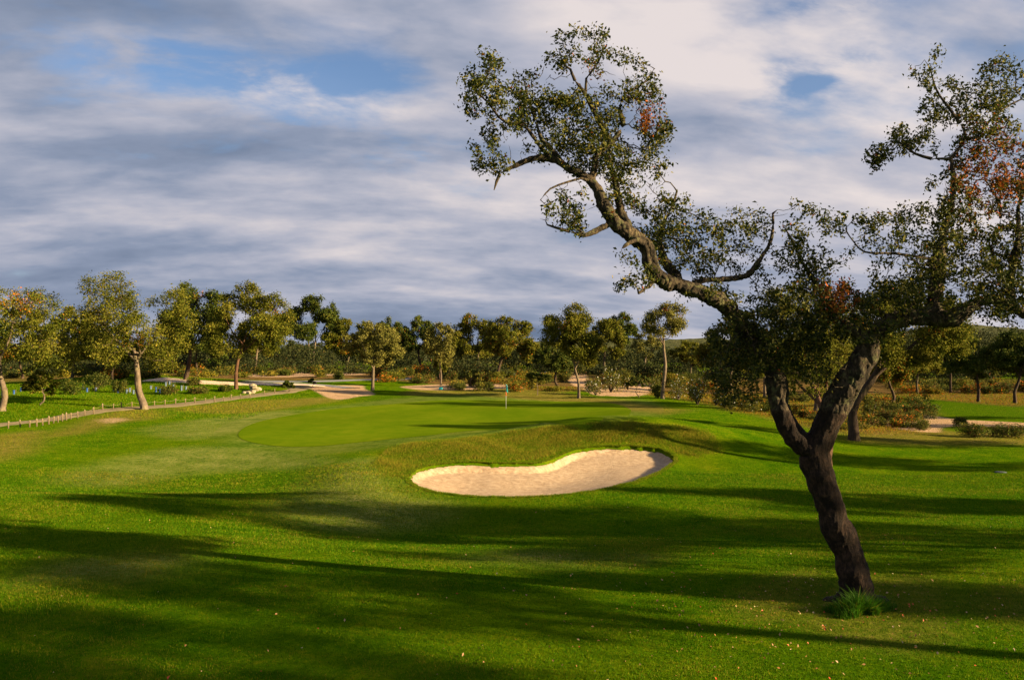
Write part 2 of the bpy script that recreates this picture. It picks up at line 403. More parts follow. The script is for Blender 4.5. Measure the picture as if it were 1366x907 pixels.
M['blue'] = plain_mat('blue_plastic', (.02, .07, .24), .4, var=.2)
M['paleblue'] = plain_mat('pale_blue_plastic', (.09, .13, .20), .4, var=.2)
M['stone'] = plain_mat('pale_stone', (.24, .20, .13), .85, var=.25, scale=5)
M['litter'] = leaf_mat('dead_leaf', (.14, .07, .02), (.30, .13, .03), (.42, .30, .16), gloss=.5, trans=.1)
M['metal'] = plain_mat('grey_metal', (.07, .085, .08), .9, .0)

# ------------------------------------------------------------------ ground sheet
def zone(P):
    return smooth_closed([hit(*p) for p in P], 80)
Z_COLLAR = smooth_closed([hit(*p) for p in [(285, 578), (320, 600), (430, 606), (545, 593), (655, 581), (745, 570), (830, 562), (885, 548), (865, 534), (750, 530.5), (660, 529), (570, 528.5), (490, 536), (410, 546), (325, 558)]], 120)
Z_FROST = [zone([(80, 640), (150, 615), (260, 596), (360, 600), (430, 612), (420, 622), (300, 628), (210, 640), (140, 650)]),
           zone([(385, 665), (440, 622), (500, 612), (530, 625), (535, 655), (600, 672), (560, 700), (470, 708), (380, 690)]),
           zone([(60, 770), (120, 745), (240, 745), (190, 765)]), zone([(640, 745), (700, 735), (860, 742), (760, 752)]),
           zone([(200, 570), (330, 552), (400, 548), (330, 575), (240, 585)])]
Z_ROUGH = zone([(505, 612), (560, 590), (680, 577), (760, 567), (850, 563), (930, 572), (960, 592), (935, 606), (905, 606), (895, 596), (835, 590), (790, 592), (745, 602), (715, 612), (620, 612), (570, 618), (545, 632), (525, 635)])
Z_DRYNEAR = [zone([(1280, 800), (1330, 780), (1420, 785), (1440, 830), (1360, 835), (1300, 820)]), zone([(1010, 775), (1090, 760), (1110, 800), (1080, 830), (980, 815)]), zone([(1060, 800), (1150, 770), (1250, 770), (1260, 860), (1100, 850)])]
Z_DRY = [zone([(60, 580), (160, 545), (200, 545), (215, 556), (150, 566), (100, 580)]), zone([(560, 520), (640, 516), (760, 525), (900, 545), (880, 552), (760, 538), (640, 528), (540, 527)]),
         zone([(1120, 582), (1190, 570), (1260, 575), (1400, 580), (1400, 592), (1180, 592)]), zone([(230, 545), (330, 535), (430, 530), (470, 528), (380, 545), (300, 552)]), zone([(-40, 590), (0, 580), (60, 575), (40, 600), (-40, 615)])]
Z_DIRT = [zone([(415, 515), (480, 514), (488, 519), (500, 526), (478, 529), (450, 533), (428, 526)]), zone([(540, 515), (650, 512), (700, 517), (650, 519), (560, 520)]), zone([(1185, 556), (1235, 553), (1290, 560), (1400, 566), (1400, 571), (1270, 569), (1250, 577), (1190, 570)]),
          zone([(800, 520), (850, 512), (880, 515), (860, 527), (810, 528)]), zone([(750, 494), (775, 494), (790, 510), (815, 524), (790, 526), (760, 510)]), zone([(320, 498), (380, 496), (470, 497), (480, 500), (380, 503), (320, 502)]),
          zone([(120, 560), (165, 556), (180, 560), (140, 566)])]
Z_LUSH = [zone([(1195, 531), (1250, 533), (1420, 541), (1420, 562), (1300, 557), (1240, 549), (1200, 540)]), zone([(480, 532), (560, 524), (700, 527), (760, 532), (600, 532), (520, 541)]), zone([(880, 500), (800, 494), (740, 494), (800, 498)])]
Z_SCRUB = [zone([(-200, 506), (0, 503), (240, 503), (480, 505), (700, 520), (800, 522), (880, 529), (960, 543), (1015, 555), (1060, 566), (1130, 578), (1200, 578), (1245, 574), (1235, 560), (1240, 549), (1190, 538), (1190, 528), (1450, 534), (1450, 492), (900, 489), (500, 490), (-200, 490)])]

def zmask(X, Y, zs, w):
    m = np.zeros(X.shape)
    for z in (zs if isinstance(zs, list) else [zs]):
        b = (X > z[:, 0].min() - w * 2) & (X < z[:, 0].max() + w * 2) & (Y > z[:, 1].min() - w * 2) & (Y < z[:, 1].max() + w * 2)
        if b.any():
            d = poly_sd(X[b], Y[b], z); m[b] = np.maximum(m[b], sst(w, -w, d))
    return m
def zone_tints(X, Y):
    far = sst(105, 125, np.hypot(X, Y)) * (1 - .95 * sst(128, 160, np.hypot(X, Y)))
    dry = np.maximum(zmask(X, Y, Z_DRY, 1.2), zmask(X, Y, Z_DRYNEAR, .5) * .5)
    dirt = np.maximum(zmask(X, Y, Z_DIRT[:-1], .8), .62 * zmask(X, Y, Z_DIRT[-1], 1.2))
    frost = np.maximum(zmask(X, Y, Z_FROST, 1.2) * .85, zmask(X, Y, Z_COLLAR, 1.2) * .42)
    lush = zmask(X, Y, Z_LUSH, 1.0)
    rough = zmask(X, Y, Z_ROUGH, .9)
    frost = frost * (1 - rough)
    scrub = np.maximum(zmask(X, Y, Z_SCRUB, 1.5) * (1 - .85 * sst(125, 165, np.hypot(X, Y))), far * .8)
    scrub = np.where((Y < 60) & (X > 60), .6, scrub)
    return np.stack([dry, dirt, frost], 1), np.stack([lush, rough, scrub], 1)

def build_ground():
    r = [0.0, 2, 4]
    x = 5.0
    while x < 5000:
        r.append(x)
        if x < 20.5: x += .22
        elif x < 39: x += .085
        elif x < 60: x += .35
        elif x < 130: x += .9
        else: x *= 1.06
    r = np.array(r)
    a = list(np.arange(-180, -46, 4)) + list(np.arange(-46, -9, .35)) + list(np.arange(-9, 13, .14)) + list(np.arange(13, 46, .35)) + list(np.arange(46, 180, 4))
    a = np.radians(np.array(a)); nr, na = len(r), len(a)
    RR, AA = np.meshgrid(r[1:], a, indexing='ij')
    X = (RR * np.sin(AA)).ravel(); Y = (RR * np.cos(AA)).ravel()
    Z = h(X, Y)
    # lower a little under the sheets laid on it
    m = (Y > 25) & (Y < 110) & (np.abs(X) < 70)
    dd = np.full(X.shape, 9.0); dd[m] = poly_sd(X[m], Y[m], GREEN); Z = Z - .04 * sst(-.5, -1.2, dd)
    V = np.column_stack([X, Y, Z]); V = np.vstack([V, [[0, 0, float(h0(0, 0))]]])
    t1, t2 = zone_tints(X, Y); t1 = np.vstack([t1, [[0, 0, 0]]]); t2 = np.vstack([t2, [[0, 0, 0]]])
    i = np.arange(nr - 2)[:, None] * na; j = np.arange(na)[None, :]; j2 = (j + 1) % na
    q = np.stack([i + j, i + na + j, i + na + j2, i + j2], -1).reshape(-1, 4)[:, ::-1]
    c = len(V) - 1
    tri = np.stack([np.full(na, c), np.arange(na), (np.arange(na) + 1) % na], 1)[:, ::-1]
    me = np_mesh('ground', V, [q, tri], t1, True, t2)
    o = link_mesh('ground', me, M['turf']); tag(o, kind='structure')
    return o
build_ground()

def radial_sheet(name, P, zf, mat, rings, label=None):
    c = P.mean(0); n = len(P); V = []
    for k in range(rings + 1):
        t = (k / rings) ** .8
        V.append(c + (P - c) * t)
    V = np.vstack(V); Z = zf(V[:, 0], V[:, 1]); V = np.column_stack([V, Z])
    i = np.arange(rings)[:, None] * n; j = np.arange(n)[None, :]; j2 = (j + 1) % n
    q = np.stack([i + j, i + n + j, i + n + j2, i + j2], -1).reshape(-1, 4)
    T_ = np.repeat((np.arange(rings + 1) / rings) ** .8, n); o = link_mesh(name, np_mesh(name, V, q, np.column_stack([T_, T_, T_]), True), mat); tag(o, kind='structure'); return o
radial_sheet('putting_green', GREEN, lambda x, y: h0(x, y) + .012, M['green'], 60)
c_ = BUNK.mean(0)
radial_sheet('bunker_sand', c_ + (BUNK - c_) * 1.004, lambda x, y: sand_z(x, y, poly_sd(x, y, BUNK)) + .015 * np.sin(x * 2.1) * np.sin(y * 1.7), M['sand'], 40)

def ribbon(name, pts_px, width, mat, lift=.03, wn=.15):
    C = smooth_open([hit(*p)[:2] for p in pts_px], 14)
    T = np.gradient(C, axis=0); T /= np.linalg.norm(T, axis=1)[:, None] + 1e-9
    Nn = np.column_stack([-T[:, 1], T[:, 0]]); V = []; k = 7
    s = np.arange(len(C))
    wl = width * .5 * (1 + wn * np.sin(s * .7) * np.sin(s * .23 + 1)); wr = width * .5 * (1 + wn * np.sin(s * .53 + 2) * np.cos(s * .31))
    for j in range(k):
        t = j / (k - 1) * 2 - 1
        w = np.where(t < 0, wl, wr) * t
        p = C + Nn * w[:, None]; V.append(np.column_stack([p, h0(p[:, 0], p[:, 1]) + lift * (1 if abs(t) < .99 else -.5)]))
    V = np.stack(V, 1).reshape(-1, 3)
    i = np.arange(len(C) - 1)[:, None] * k; j = np.arange(k - 1)[None, :]
    q = np.stack([i + j, i + k + j, i + k + j + 1, i + j + 1], -1).reshape(-1, 4)[:, ::-1]
    # orient upward
    e1 = V[q[0, 1]] - V[q[0, 0]]; e2 = V[q[0, 2]] - V[q[0, 0]]
    if np.cross(e1, e2)[2] < 0: q = q[:, ::-1]
    o = link_mesh(name, np_mesh(name, V, q, smooth=True), mat); tag(o, kind='structure'); return C
PATH_C = ribbon('gravel_path', [(-160, 590), (-60, 575), (0, 566.5), (60, 560.5), (115, 551), (155, 546), (230, 541), (300, 532.5), (350, 526.5), (385, 522), (405, 517), (400, 513.5)], 2.1, M['gravel'], .04)
ribbon('dirt_road', [(206, 505.5), (240, 507.5), (300, 511), (380, 512.5), (430, 514)], 4.2, M['dirt_road'], .05)
ribbon('road', [(385, 511.5), (430, 514), (470, 518)], 2.2, M['asphalt'], .075)
ribbon('back_road', [(330, 509), (430, 508.5), (520, 506), (600, 503), (700, 498), (760, 494)], 3.0, M['asphalt'], .05)

# distant hills
def hill(name, cx, cy, sx, sy, hh, seed, base=-16):
    n1, n2 = 150, 60
    xs = np.linspace(-1, 1, n1); ys = np.linspace(-1, 1, n2)
    X, Y = np.meshgrid(xs, ys); Z = np.zeros_like(X)
    for i in range(n2):
        for j in range(n1):
            p = Vector((X[i, j] * sx / 260, Y[i, j] * sy / 260, seed))
            Z[i, j] = mn.fractal(p, .8, 2.1, 5) * .35
    env = np.clip(1 - X ** 2, 0, 1) ** .7 * np.clip(1 - Y ** 2, 0, 1) ** .8
    Zf = base + hh * env * (1 + Z)
    V = np.column_stack([(cx + X * sx).ravel(), (cy + Y * sy).ravel(), Zf.ravel()])
    V[:, 2] += rng.random(len(V)) * 1.5
    i = np.arange(n2 - 1)[:, None] * n1; j = np.arange(n1 - 1)[None, :]
    q = np.stack([i + j, i + j + 1, i + n1 + j + 1, i + n1 + j], -1).reshape(-1, 4)
    o = link_mesh(name, np_mesh(name, V, q, smooth=True), M['hill']); tag(o, kind='structure')
def hill_mat():
    n = NT('wooded_hill')
    f = n.noise(.06, 8, .75); f2 = n.noise(.012, 4, .5)
    c = n.ramp(f, [(.35, (.028, .036, .016)), (.5, (.055, .062, .022)), (.62, (.095, .095, .035)), (.75, (.15, .14, .07))])
    c = n.mix(n.ramp(f2, [(.5, 0.0), (.7, .5)]), c, (.09, .10, .05))
    n.principled(c, .95, .05, n.bump(f, 1.0, 8.0)); return n.m
M['hill'] = hill_mat()
hill('hill', 900, 1500, 620, 300, 58, 1.3)
hill('hill', 250, 1900, 700, 300, 46, 4.4)
hill('hill', -900, 2600, 900, 300, 30, 7.7)
print('terrain', round(time.time() - T0, 1))

# ------------------------------------------------------------------ tree machinery
class Sk:
    def __init__(s): s.co = []; s.par = []; s.r = []; s.fixed = []
    def add(s, co, par, r=None):
        s.co.append(Vector(co)); s.par.append(par); s.r.append(r if r else 0.0); s.fixed.append(r is not None); return len(s.co) - 1
    def chain(s, pts, par=-1, step=.15):
        """pts: (x,y,z,r) list; starts linked to node par; returns last index"""
        P = smooth_open([np.array(p, float) for p in pts], 6)
        last = par; acc = None
        for i, p in enumerate(P):
            v = Vector(p[:3])
            if acc is not None and (v - acc).length < step and i < len(P) - 1: continue
            last = s.add(v, last, float(p[3])); acc = v
        return last
    def nearest(s, v):
        v = Vector(v); return min(range(len(s.co)), key=lambda i: (s.co[i] - v).length_squared)
def colonize(sk, pts, step, kill, infl, iters, jit=.25, rs=None, grav=0.0):
    rs = rs or random.Random(1)
    pts = [Vector(p) for p in pts]; alive = list(range(len(pts)))
    near = [(None, 1e9)] * len(pts)
    def kd_of(a, b):
        kd = kdtree.KDTree(b - a)
        for i in range(a, b): kd.insert(sk.co[i], i)
        kd.balance(); return kd
    kd = kd_of(0, len(sk.co))
    for i in alive:
        _, j, d = kd.find(pts[i]); near[i] = (j, d)
    for it in range(iters):
        acc = {}
        for i in alive:
            j, d = near[i]
            if d < infl:
                v = (pts[i] - sk.co[j]); v.normalize()
                if j in acc: acc[j] += v
                else: acc[j] = v.copy()
        if not acc: break
        a = len(sk.co)
        for j, v in acc.items():
            if v.length < 1e-4: v = Vector((rs.random() - .5, rs.random() - .5, rs.random() - .5))
            v.normalize(); v += Vector((rs.gauss(0, jit), rs.gauss(0, jit), rs.gauss(0, jit) - grav)); v.normalize()
            sk.add(sk.co[j] + v * step * rs.uniform(.8, 1.2), j)
        kd = kd_of(a, len(sk.co)); na = []
        for i in alive:
            _, j, d = kd.find(pts[i])
            if d < near[i][1]: near[i] = (j, d)
            if near[i][1] > kill: na.append(i)
        alive = na
        if not alive: break
def solve_radii(sk, tip, e=2.3, cap=None):
    n = len(sk.co); s = [0.0] * n; kids = [0] * n
    for i in range(n - 1, -1, -1):
        if s[i] == 0: s[i] = tip ** e
        r = s[i] ** (1 / e)
        if not sk.fixed[i]: sk.r[i] = min(r, cap) if cap else r
        p = sk.par[i]
        if p >= 0: s[p] += s[i]; kids[p] += 1
    return kids
def tubes(sk, skip_fixed=False, minr=0.0, sides=lambda r: 5):
    n = len(sk.co); ch = [[] for _ in range(n)]
    roots = []
    for i in range(n):
        if sk.par[i] >= 0: ch[sk.par[i]].append(i)
        else: roots.append(i)
    V = []; Fq = []
    stack = [(r, None) for r in roots]; chains = []
    while stack:
        i, start = stack.pop()
        c = [] if start is None else [start]
        cur = i
        while True:
            c.append(cur)
            k = ch[cur]
            if not k: break
            if skip_fixed:
                kf = [a for a in k if sk.fixed[a]] if sk.fixed[cur] else k
                best = max(kf or k, key=lambda a: sk.r[a])
                if sk.fixed[cur] and not sk.fixed[best]:
                    for a in k: stack.append((a, cur))
                    break
            else:
                best = max(k, key=lambda a: sk.r[a])
            for a in k:
                if a != best: stack.append((a, cur))
            cur = best
        chains.append(c)
    for c in chains:
        if skip_fixed and sk.fixed[c[-1]]: continue
        if len(c) < 2: continue
        r0 = sk.r[c[1]]
        if r0 < minr: continue
        m = sides(r0); base = len(V)
        up = Vector((.31, .21, .93)).normalized()
        for q, i in enumerate(c):
            p = sk.co[i]
            t = (sk.co[c[min(q + 1, len(c) - 1)]] - sk.co[c[max(q - 1, 0)]])
            if t.length < 1e-6: t = Vector((0, 0, 1))
            t.normalize()
            a = t.cross(up)
            if a.length < .05: a = t.cross(Vector((1, 0, 0)))
            a.normalize(); b = t.cross(a)
            r = sk.r[i] if q > 0 or sk.par[i] < 0 else min(sk.r[i], sk.r[c[1]] * 1.25)
            if q == len(c) - 1: r *= .35
            for k2 in range(m):
                an = 2 * math.pi * k2 / m
                V.append(p + a * (math.cos(an) * r) + b * (math.sin(an) * r))
        for q in range(len(c) - 1):
            for k2 in range(m):
                k3 = (k2 + 1) % m
                Fq.append((base + q * m + k2, base + q * m + k3, base + (q + 1) * m + k3, base + (q + 1) * m + k2))
    return V, Fq
def leaves(C, size, asp=.55, nrm=None, jitter=1.0, rg=rng, sz_var=.35, fold=.18):
    """diamond leaves. C (n,3)"""
    n = len(C)
    nv = rg.normal(size=(n, 3)) * jitter
    if nrm is not None: nv = nv + nrm
    nv /= np.linalg.norm(nv, axis=1)[:, None] + 1e-9
    t = rg.normal(size=(n, 3)); t -= (t * nv).sum(1)[:, None] * nv; t /= np.linalg.norm(t, axis=1)[:, None] + 1e-9
    b = np.cross(nv, t)
    s = (size * (1 + rg.normal(size=n) * sz_var)).clip(size * .4, size * 2)[:, None] if np.isscalar(size) else size[:, None] * (1 + rg.normal(size=(n, 1)) * sz_var).clip(.4, 2)
    w = s * asp * .5
    V = np.empty((n, 4, 3)); V[:, 0] = C - t * s * .5; V[:, 2] = C + t * s * .5
    V[:, 1] = C + b * w + nv * s * fold - t * s * .05; V[:, 3] = C - b * w + nv * s * fold - t * s * .05
    i = np.arange(n) * 4
    Fc = np.concatenate([np.stack([i, i + 1, i + 2], 1), np.stack([i, i + 2, i + 3], 1)])
    return V.reshape(-1, 3), Fc

# ------------------------------------------------------------------ the near cork oak
DN = 12.0; SC_ = DN / F
def pw(px, py, dz=0.0): # pixel of the photograph -> place, dz metres behind the trunk's plane
    d = DN + dz
    return ((px - CX) / F * d, d, CAMZ + (HY - py) / F * d)
def near_tree():
    bs = pw(1148, 800)
    root_z = float(h(bs[0], bs[1]))
    sk = Sk()
    def ch(pts, par=None, step=.1):
        P = []
        for p in pts:
            q = pw(p[0], p[1], p[2]); P.append((*q, p[3] * SC_ * (.55 + .27 * float(sst(3, 16, p[3])))))
        if par is None: return sk.chain(P, -1, step)
        pn = sk.nearest(pw(*par))
        return sk.chain(P, pn, step)
    b0 = pw(1150, 815)
    ch([(1152, 826, 0, 46), (1150, 810, 0, 33), (1146, 790, 0, 26), (1131, 740, 0, 24), (1112, 690, 0, 23.5), (1097, 645, 0, 23.5), (1087, 612, 0, 25), (1084, 598, 0, 20)])
    for (an, ln, r0) in [(0.3, .55, .11), (1.5, .45, .09), (2.7, .60, .12), (3.7, .55, .11), (4.6, .62, .12), (5.5, .50, .10)]:
        c = Vector(pw(1149, 803)); gx, gy = c.x + math.cos(an) * ln, c.y + math.sin(an) * ln
        sk.chain([(c.x + math.cos(an) * .08, c.y + math.sin(an) * .08, c.z + .22, r0 * 1.1), (c.x + math.cos(an) * ln * .5, c.y + math.sin(an) * ln * .5, c.z - .01, r0 * .8), (gx, gy, float(h(gx, gy)) - .10, r0 * .5)], 2, .1)
    # left limb
    ch([(1070, 592, 0, 19), (1052, 572, 0, 16), (1041, 548, 0, 15), (1037, 525, .05, 17), (1033, 500, .1, 15), (1015, 470, .15, 15), (990, 435, .1, 15), (968, 408, 0, 14), (938, 393, -.1, 13), (905, 380, -.1, 13), (880, 371, -.2, 14),
        (867, 352, -.2, 13), (862, 330, -.2, 14), (845, 316, -.2, 13), (822, 299, -.25, 12), (806, 275, -.25, 10.5), (794, 248, -.25, 9), (775, 232, -.25, 9), (759, 225, -.3, 8), (742, 214, -.3, 7), (713, 211, -.35, 6.5), (684, 223, -.4, 5), (667, 232, -.4, 4), (659, 254, -.4, 3)], (1084, 600))
    # upper left limbs
    ch([(793, 225, -.2, 7.5), (797, 206, -.1, 8), (818, 188, -.05, 7), (832, 167, 0, 6), (826, 147, .05, 4.5), (835, 125, .1, 3.2), (858, 112, .15, 2.4), (873, 92, .2, 1.8)], (791, 240, -.25))
    ch([(828, 282, -.05, 8), (822, 250, .05, 7.5), (816, 225, .1, 6.5), (810, 205, .1, 6)], (841, 312, -.2))
    ch([(808, 178, 0, 6), (797, 158, 0, 6), (781, 126, -.05, 5.5), (767, 108, -.05, 4), (761, 93, -.05, 3)], (815, 190, -.05))
    ch([(782, 105, 0, 3), (797, 85, .05, 2.4), (806, 64, .05, 1.6)], (780, 125, -.05))
    ch([(725, 201, -.35, 4), (712, 184, -.4, 4.5), (698, 167, -.4, 4), (671, 162, -.45, 3.2), (652, 138, -.5, 2.5), (632, 120, -.5, 1.6)], (742, 214, -.3))
    ch([(722, 186, -.2, 5), (714, 160, -.15, 4), (704, 130, -.1, 2.6), (700, 112, -.1, 1.6)], (759, 225, -.3))
    ch([(795, 308, -.3, 6), (780, 314, -.4, 5), (760, 309, -.45, 4), (742, 304, -.5, 3), (730, 300, -.5, 2)], (822, 299, -.25))
    ch([(765, 300, -.3, 2.6), (770, 286, -.25, 2)], (775, 313, -.4))
    ch([(775, 238, -.4, 3), (757, 243, -.45, 2.6), (734, 252, -.5, 2.2), (721, 267, -.55, 1.4)], (790, 240, -.25))
    ch([(850, 320, -.35, 6), (838, 325, -.45, 5), (829, 332, -.5, 4.5)], (858, 326, -.2))
    ch([(866, 382, -.35, 5), (852, 391, -.5, 3.5)], (880, 372, -.2))
    # second limb rising from the horizontal one
    ch([(903, 368, 0, 10), (888, 350, .1, 9), (880, 325, .2, 7), (884, 300, .3, 5.5), (896, 278, .35, 4), (903, 255, .4, 2.6)], (908, 381, -.1))
    ch([(920, 380, .1, 6), (941, 374, .15, 6), (976, 372, .2, 7), (998, 367, .2, 7), (1013, 347, .25, 6), (1026, 327, .3, 5), (1031, 306, .3, 4), (1031, 285, .3, 3)], (905, 381, -.1))
    # right limb
    ch([(1096, 580, -.05, 20), (1111, 547, -.1, 22), (1130, 514, -.15, 22), (1149, 488, -.2, 19), (1158, 465, -.2, 16), (1163, 447, -.2, 15), (1183, 433, -.25, 14), (1210, 422, -.3, 13), (1246, 424, -.3, 14), (1270, 424, -.3, 14), (1291, 411, -.3, 12), (1318, 399, -.3, 9.5), (1345, 406, -.3, 9.5), (1372, 421, -.3, 8.5), (1400, 418, -.3, 7), (1440, 390, -.3, 6), (1470, 350, -.2, 3)], (1085, 604))
    ch([(1120, 428, -.1, 9), (1100, 400, 0, 7), (1086, 374, .05, 6), (1068, 346, .1, 4.5), (1059, 325, .15, 3), (1048, 306, .2, 2)], (1158, 455, -.2))
    ch([(1060, 450, .2, 8), (1085, 430, .3, 6), (1095, 405, .3, 4)], (1015, 470, .15))
    ch([(1247, 395, -.25, 13), (1250, 360, -.2, 12), (1256, 320, -.15, 9), (1268, 280, -.1, 7), (1272, 240, -.05, 6), (1268, 212, 0, 6)], (1252, 424, -.3))
    ch([(1243, 212, .05, 4), (1220, 205, .1, 3), (1200, 190, .15, 2)], (1270, 215, 0))
    ch([(1282, 195, 0, 4), (1288, 178, 0, 4), (1270, 150, .05, 3.4), (1250, 122, .1, 2.5), (1241, 92, .1, 1.6)], (1270, 214, 0))
    ch([(1302, 184, .05, 4), (1317, 165, .1, 3.5), (1337, 146, .15, 3), (1362, 133, .2, 2)], (1286, 185, 0))
    ch([(1346, 385, -.2, 9), (1352, 350, -.1, 8), (1359, 312, 0, 7), (1358, 280, .05, 5), (1366, 240, .1, 4), (1372, 190, .1, 3)], (1345, 407, -.3))
    ch([(1335, 362, -.05, 5), (1322, 330, 0, 4), (1334, 302, .05, 4), (1332, 270, .1, 3), (1318, 245, .1, 2)], (1348, 372, -.15))
    ch([(1225, 343, -.3, 4), (1191, 338, -.4, 3), (1153, 336, -.5, 2.2), (1133, 315, -.55, 1.4)], (1252, 352, -.2))
    nfix = len(sk.co)
    # attraction points through the crown
    blobs = [(650, 122, 38, 42, 1), (632, 140, 20, 30, .8), (700, 145, 48, 38, 1), (672, 175, 40, 30, .9), (770, 72, 48, 33, 1.1), (735, 100, 28, 20, .9), (660, 222, 34, 34, 1), (645, 215, 22, 20, .6), (720, 205, 45, 28, .9), (840, 110, 42, 42, .8), (870, 120, 16, 40, .6),
             (850, 165, 48, 34, 1.1), (885, 182, 24, 26, .8), (775, 165, 54, 42, 1.3), (795, 205, 54, 40, 1.4), (850, 215, 48, 36, 1.4), (815, 130, 40, 40, .9), (740, 155, 36, 36, .9), (770, 285, 48, 28, .9), (735, 300, 24, 22, .6), (820, 262, 38, 26, .7), (875, 258, 42, 40, 1.2),
             (900, 300, 55, 48, 1.2), (945, 315, 45, 36, 1.0), (990, 298, 36, 24, .8), (965, 350, 48, 26, .9), (1010, 330, 26, 40, .7), (838, 375, 32, 20, .7), (905, 345, 40, 22, .9), (1062, 285, 32, 25, 1.0), (1088, 305, 28, 24, 1.0), (1072, 335, 42, 30, 1.0),
             (960, 395, 60, 14, .35), (1090, 368, 40, 28, 1.1), (1085, 410, 70, 40, 1.9), (1020, 448, 70, 44, 2.3), (1000, 490, 66, 36, 2.3), (975, 515, 40, 26, 1.2), (1060, 470, 70, 44, 2.2), (1130, 440, 60, 40, 1.8), (1095, 495, 50, 26, 1.0), (1120, 400, 40, 26, 1.2), (960, 535, 35, 14, .6),
             (1150, 305, 34, 24, .8), (1135, 318, 22, 22, .6), (1190, 325, 42, 32, .9), (1188, 195, 26, 28, .8), (1222, 178, 44, 26, .8), (1245, 88, 20, 34, .9), (1255, 130, 40, 28, .7), (1305, 130, 44, 38, .9), (1345, 105, 34, 44, .9),
             (1285, 165, 48, 28, .8), (1345, 175, 40, 36, 1.0), (1310, 215, 52, 42, 1.2), (1330, 250, 50, 40, 1.5), (1265, 270, 46, 40, 1.1), (1235, 295, 50, 36, 1.1), (1300, 305, 56, 40, 1.3), (1355, 330, 40, 56, 1.4), (1245, 345, 60, 30, 1.2), (1210, 378, 56, 26, 1.4),
             (1280, 375, 76, 28, 1.7), (1340, 388, 44, 24, 1.3), (1180, 405, 40, 22, 1.5), (1180, 212, 26, 12, .5), (1420, 330, 60, 60, .8), (1420, 240, 60, 60, .7), (1410, 400, 50, 30, .8), (1250, 398, 90, 16, 1.2), (1345, 415, 50, 18, .8), (1300, 418, 40, 14, .7)]
    rs = random.Random(11); pts = []
    for (bx, by, rx, ry, dn) in blobs:
        c = Vector(pw(bx, by, 0.0)); nn = sk.co[min(range(nfix), key=lambda i: (sk.co[i].x - c.x) ** 2 + (sk.co[i].z - c.z) ** 2)]
        ax, az = rx * SC_, ry * SC_; ay = max(.38, min(ax, .75))
        if bx > 930 and by > 380: ay = .95
        n = int(ax * az * dn * 250)
        k = 0
        while k < n:
            v = Vector((rs.uniform(-1, 1), rs.uniform(-1, 1), rs.uniform(-1, 1)))
            if v.length > 1: continue
            q = Vector((c.x + v.x * ax, nn.y + v.y * ay, c.z + v.z * az))
            if mn.noise(q * 2.6) < -.13 and dn < 1.15: 
                k += .35; continue
            pts.append(q); k += 1
    colonize(sk, pts, .085, .10, 1.6, 60, .32, rs)
    print('near tree nodes', len(sk.co), 'pts', len(pts), round(time.time() - T0, 1))
    kids = solve_radii(sk, .0038, 2.4, cap=.035)
    root = empty('cork_oak', (bs[0], bs[1], root_z))
    tag(root, 'large forked cork oak leaning left, rising from a grass tuft in the foreground', 'tree')
    off = Vector(root.location)
    for i in range(len(sk.co)): sk.co[i] = sk.co[i] - off
    # bare dead twigs sticking out of the crown
    tw = Sk()
    for (tx, ty, k_) in [(628, 232, 5), (645, 245, 5), (665, 255, 4), (700, 252, 4), (722, 262, 4), (735, 300, 4), (765, 312, 4), (878, 95, 5), (868, 120, 3), (1238, 100, 2), (1225, 205, 2), (1130, 300, 3), (1140, 330, 3), (700, 240, 4), (900, 250, 3), (1085, 320, 3), (1035, 340, 3), (1000, 380, 3), (1300, 440, 6), (1340, 440, 4), (1040, 290, 3), (905, 405, 3), (610, 190, 3), (760, 300, 4)]:
        c = Vector(pw(tx, ty, -.2)); j = min(range(len(sk.co)), key=lambda i: (sk.co[i].x - c.x) ** 2 + (sk.co[i].z - c.z) ** 2); b = sk.co[j]
        for q in range(k_):
            d = (c - b) * 1.2 + Vector((rs.uniform(-1, .6), rs.uniform(-.5, .5), rs.uniform(-.7, .5))) * .5; d.normalize(); p = b.copy(); last = -1; n_ = rs.randint(4, 8)
            for e in range(n_):
                last = tw.add(p - off, last, .0055 * (1 - e / n_) + .0018); d = (d + Vector((rs.gauss(0, .22), rs.gauss(0, .22), rs.gauss(0, .22) - .05))).normalized(); p = p + d * .07
                if e == n_ // 2:
                    d2 = (d + Vector((rs.gauss(0, .6), rs.gauss(0, .6), rs.gauss(0, .6)))).normalized(); l2 = last
                    for e2 in range(3): l2 = tw.add(tw.co[last] + d2 * .06 * (e2 + 1), l2, .0022)
    # thick skeleton -> one welded trunk surface
    fx = Sk(); mp = {}
    for i in range(nfix):
        if sk.r[i] < .022: sk.fixed[i] = False
    for i in range(nfix):
        if not sk.fixed[i] or (sk.par[i] >= 0 and sk.par[i] not in mp): sk.fixed[i] = False; continue
        p = sk.par[i]; mp[i] = fx.add(sk.co[i], mp[p] if p >= 0 else -1, sk.r[i])
    V, Q = tubes(fx, False, 0, lambda r: 14)
    # flat caps come with voxel remesh needing closed tubes: cap each chain end
    me = bpy.data.meshes.new('tmp'); me.from_pydata([tuple(v) for v in V], [], Q); me.update()
    import bmesh
    bm = bmesh.new(); bm.from_mesh(me)
    be = [e for e in bm.edges if e.is_boundary]
    bmesh.ops.holes_fill(bm, edges=be, sides=0); bmesh.ops.recalc_face_normals(bm, faces=bm.faces); bm.to_mesh(me); bm.free()
    tmp = bpy.data.objects.new('tmp', me); COL.objects.link(tmp)
    md = tmp.modifiers.new('r', 'REMESH'); md.mode = 'VOXEL'; md.voxel_size = .014; md.use_smooth_shade = True
    ms = tmp.modifiers.new('s', 'SMOOTH'); ms.factor = .5; ms.iterations = 3
    dg = bpy.context.evaluated_depsgraph_get(); em = bpy.data.meshes.new_from_object(tmp.evaluated_get(dg)); bpy.data.objects.remove(tmp)
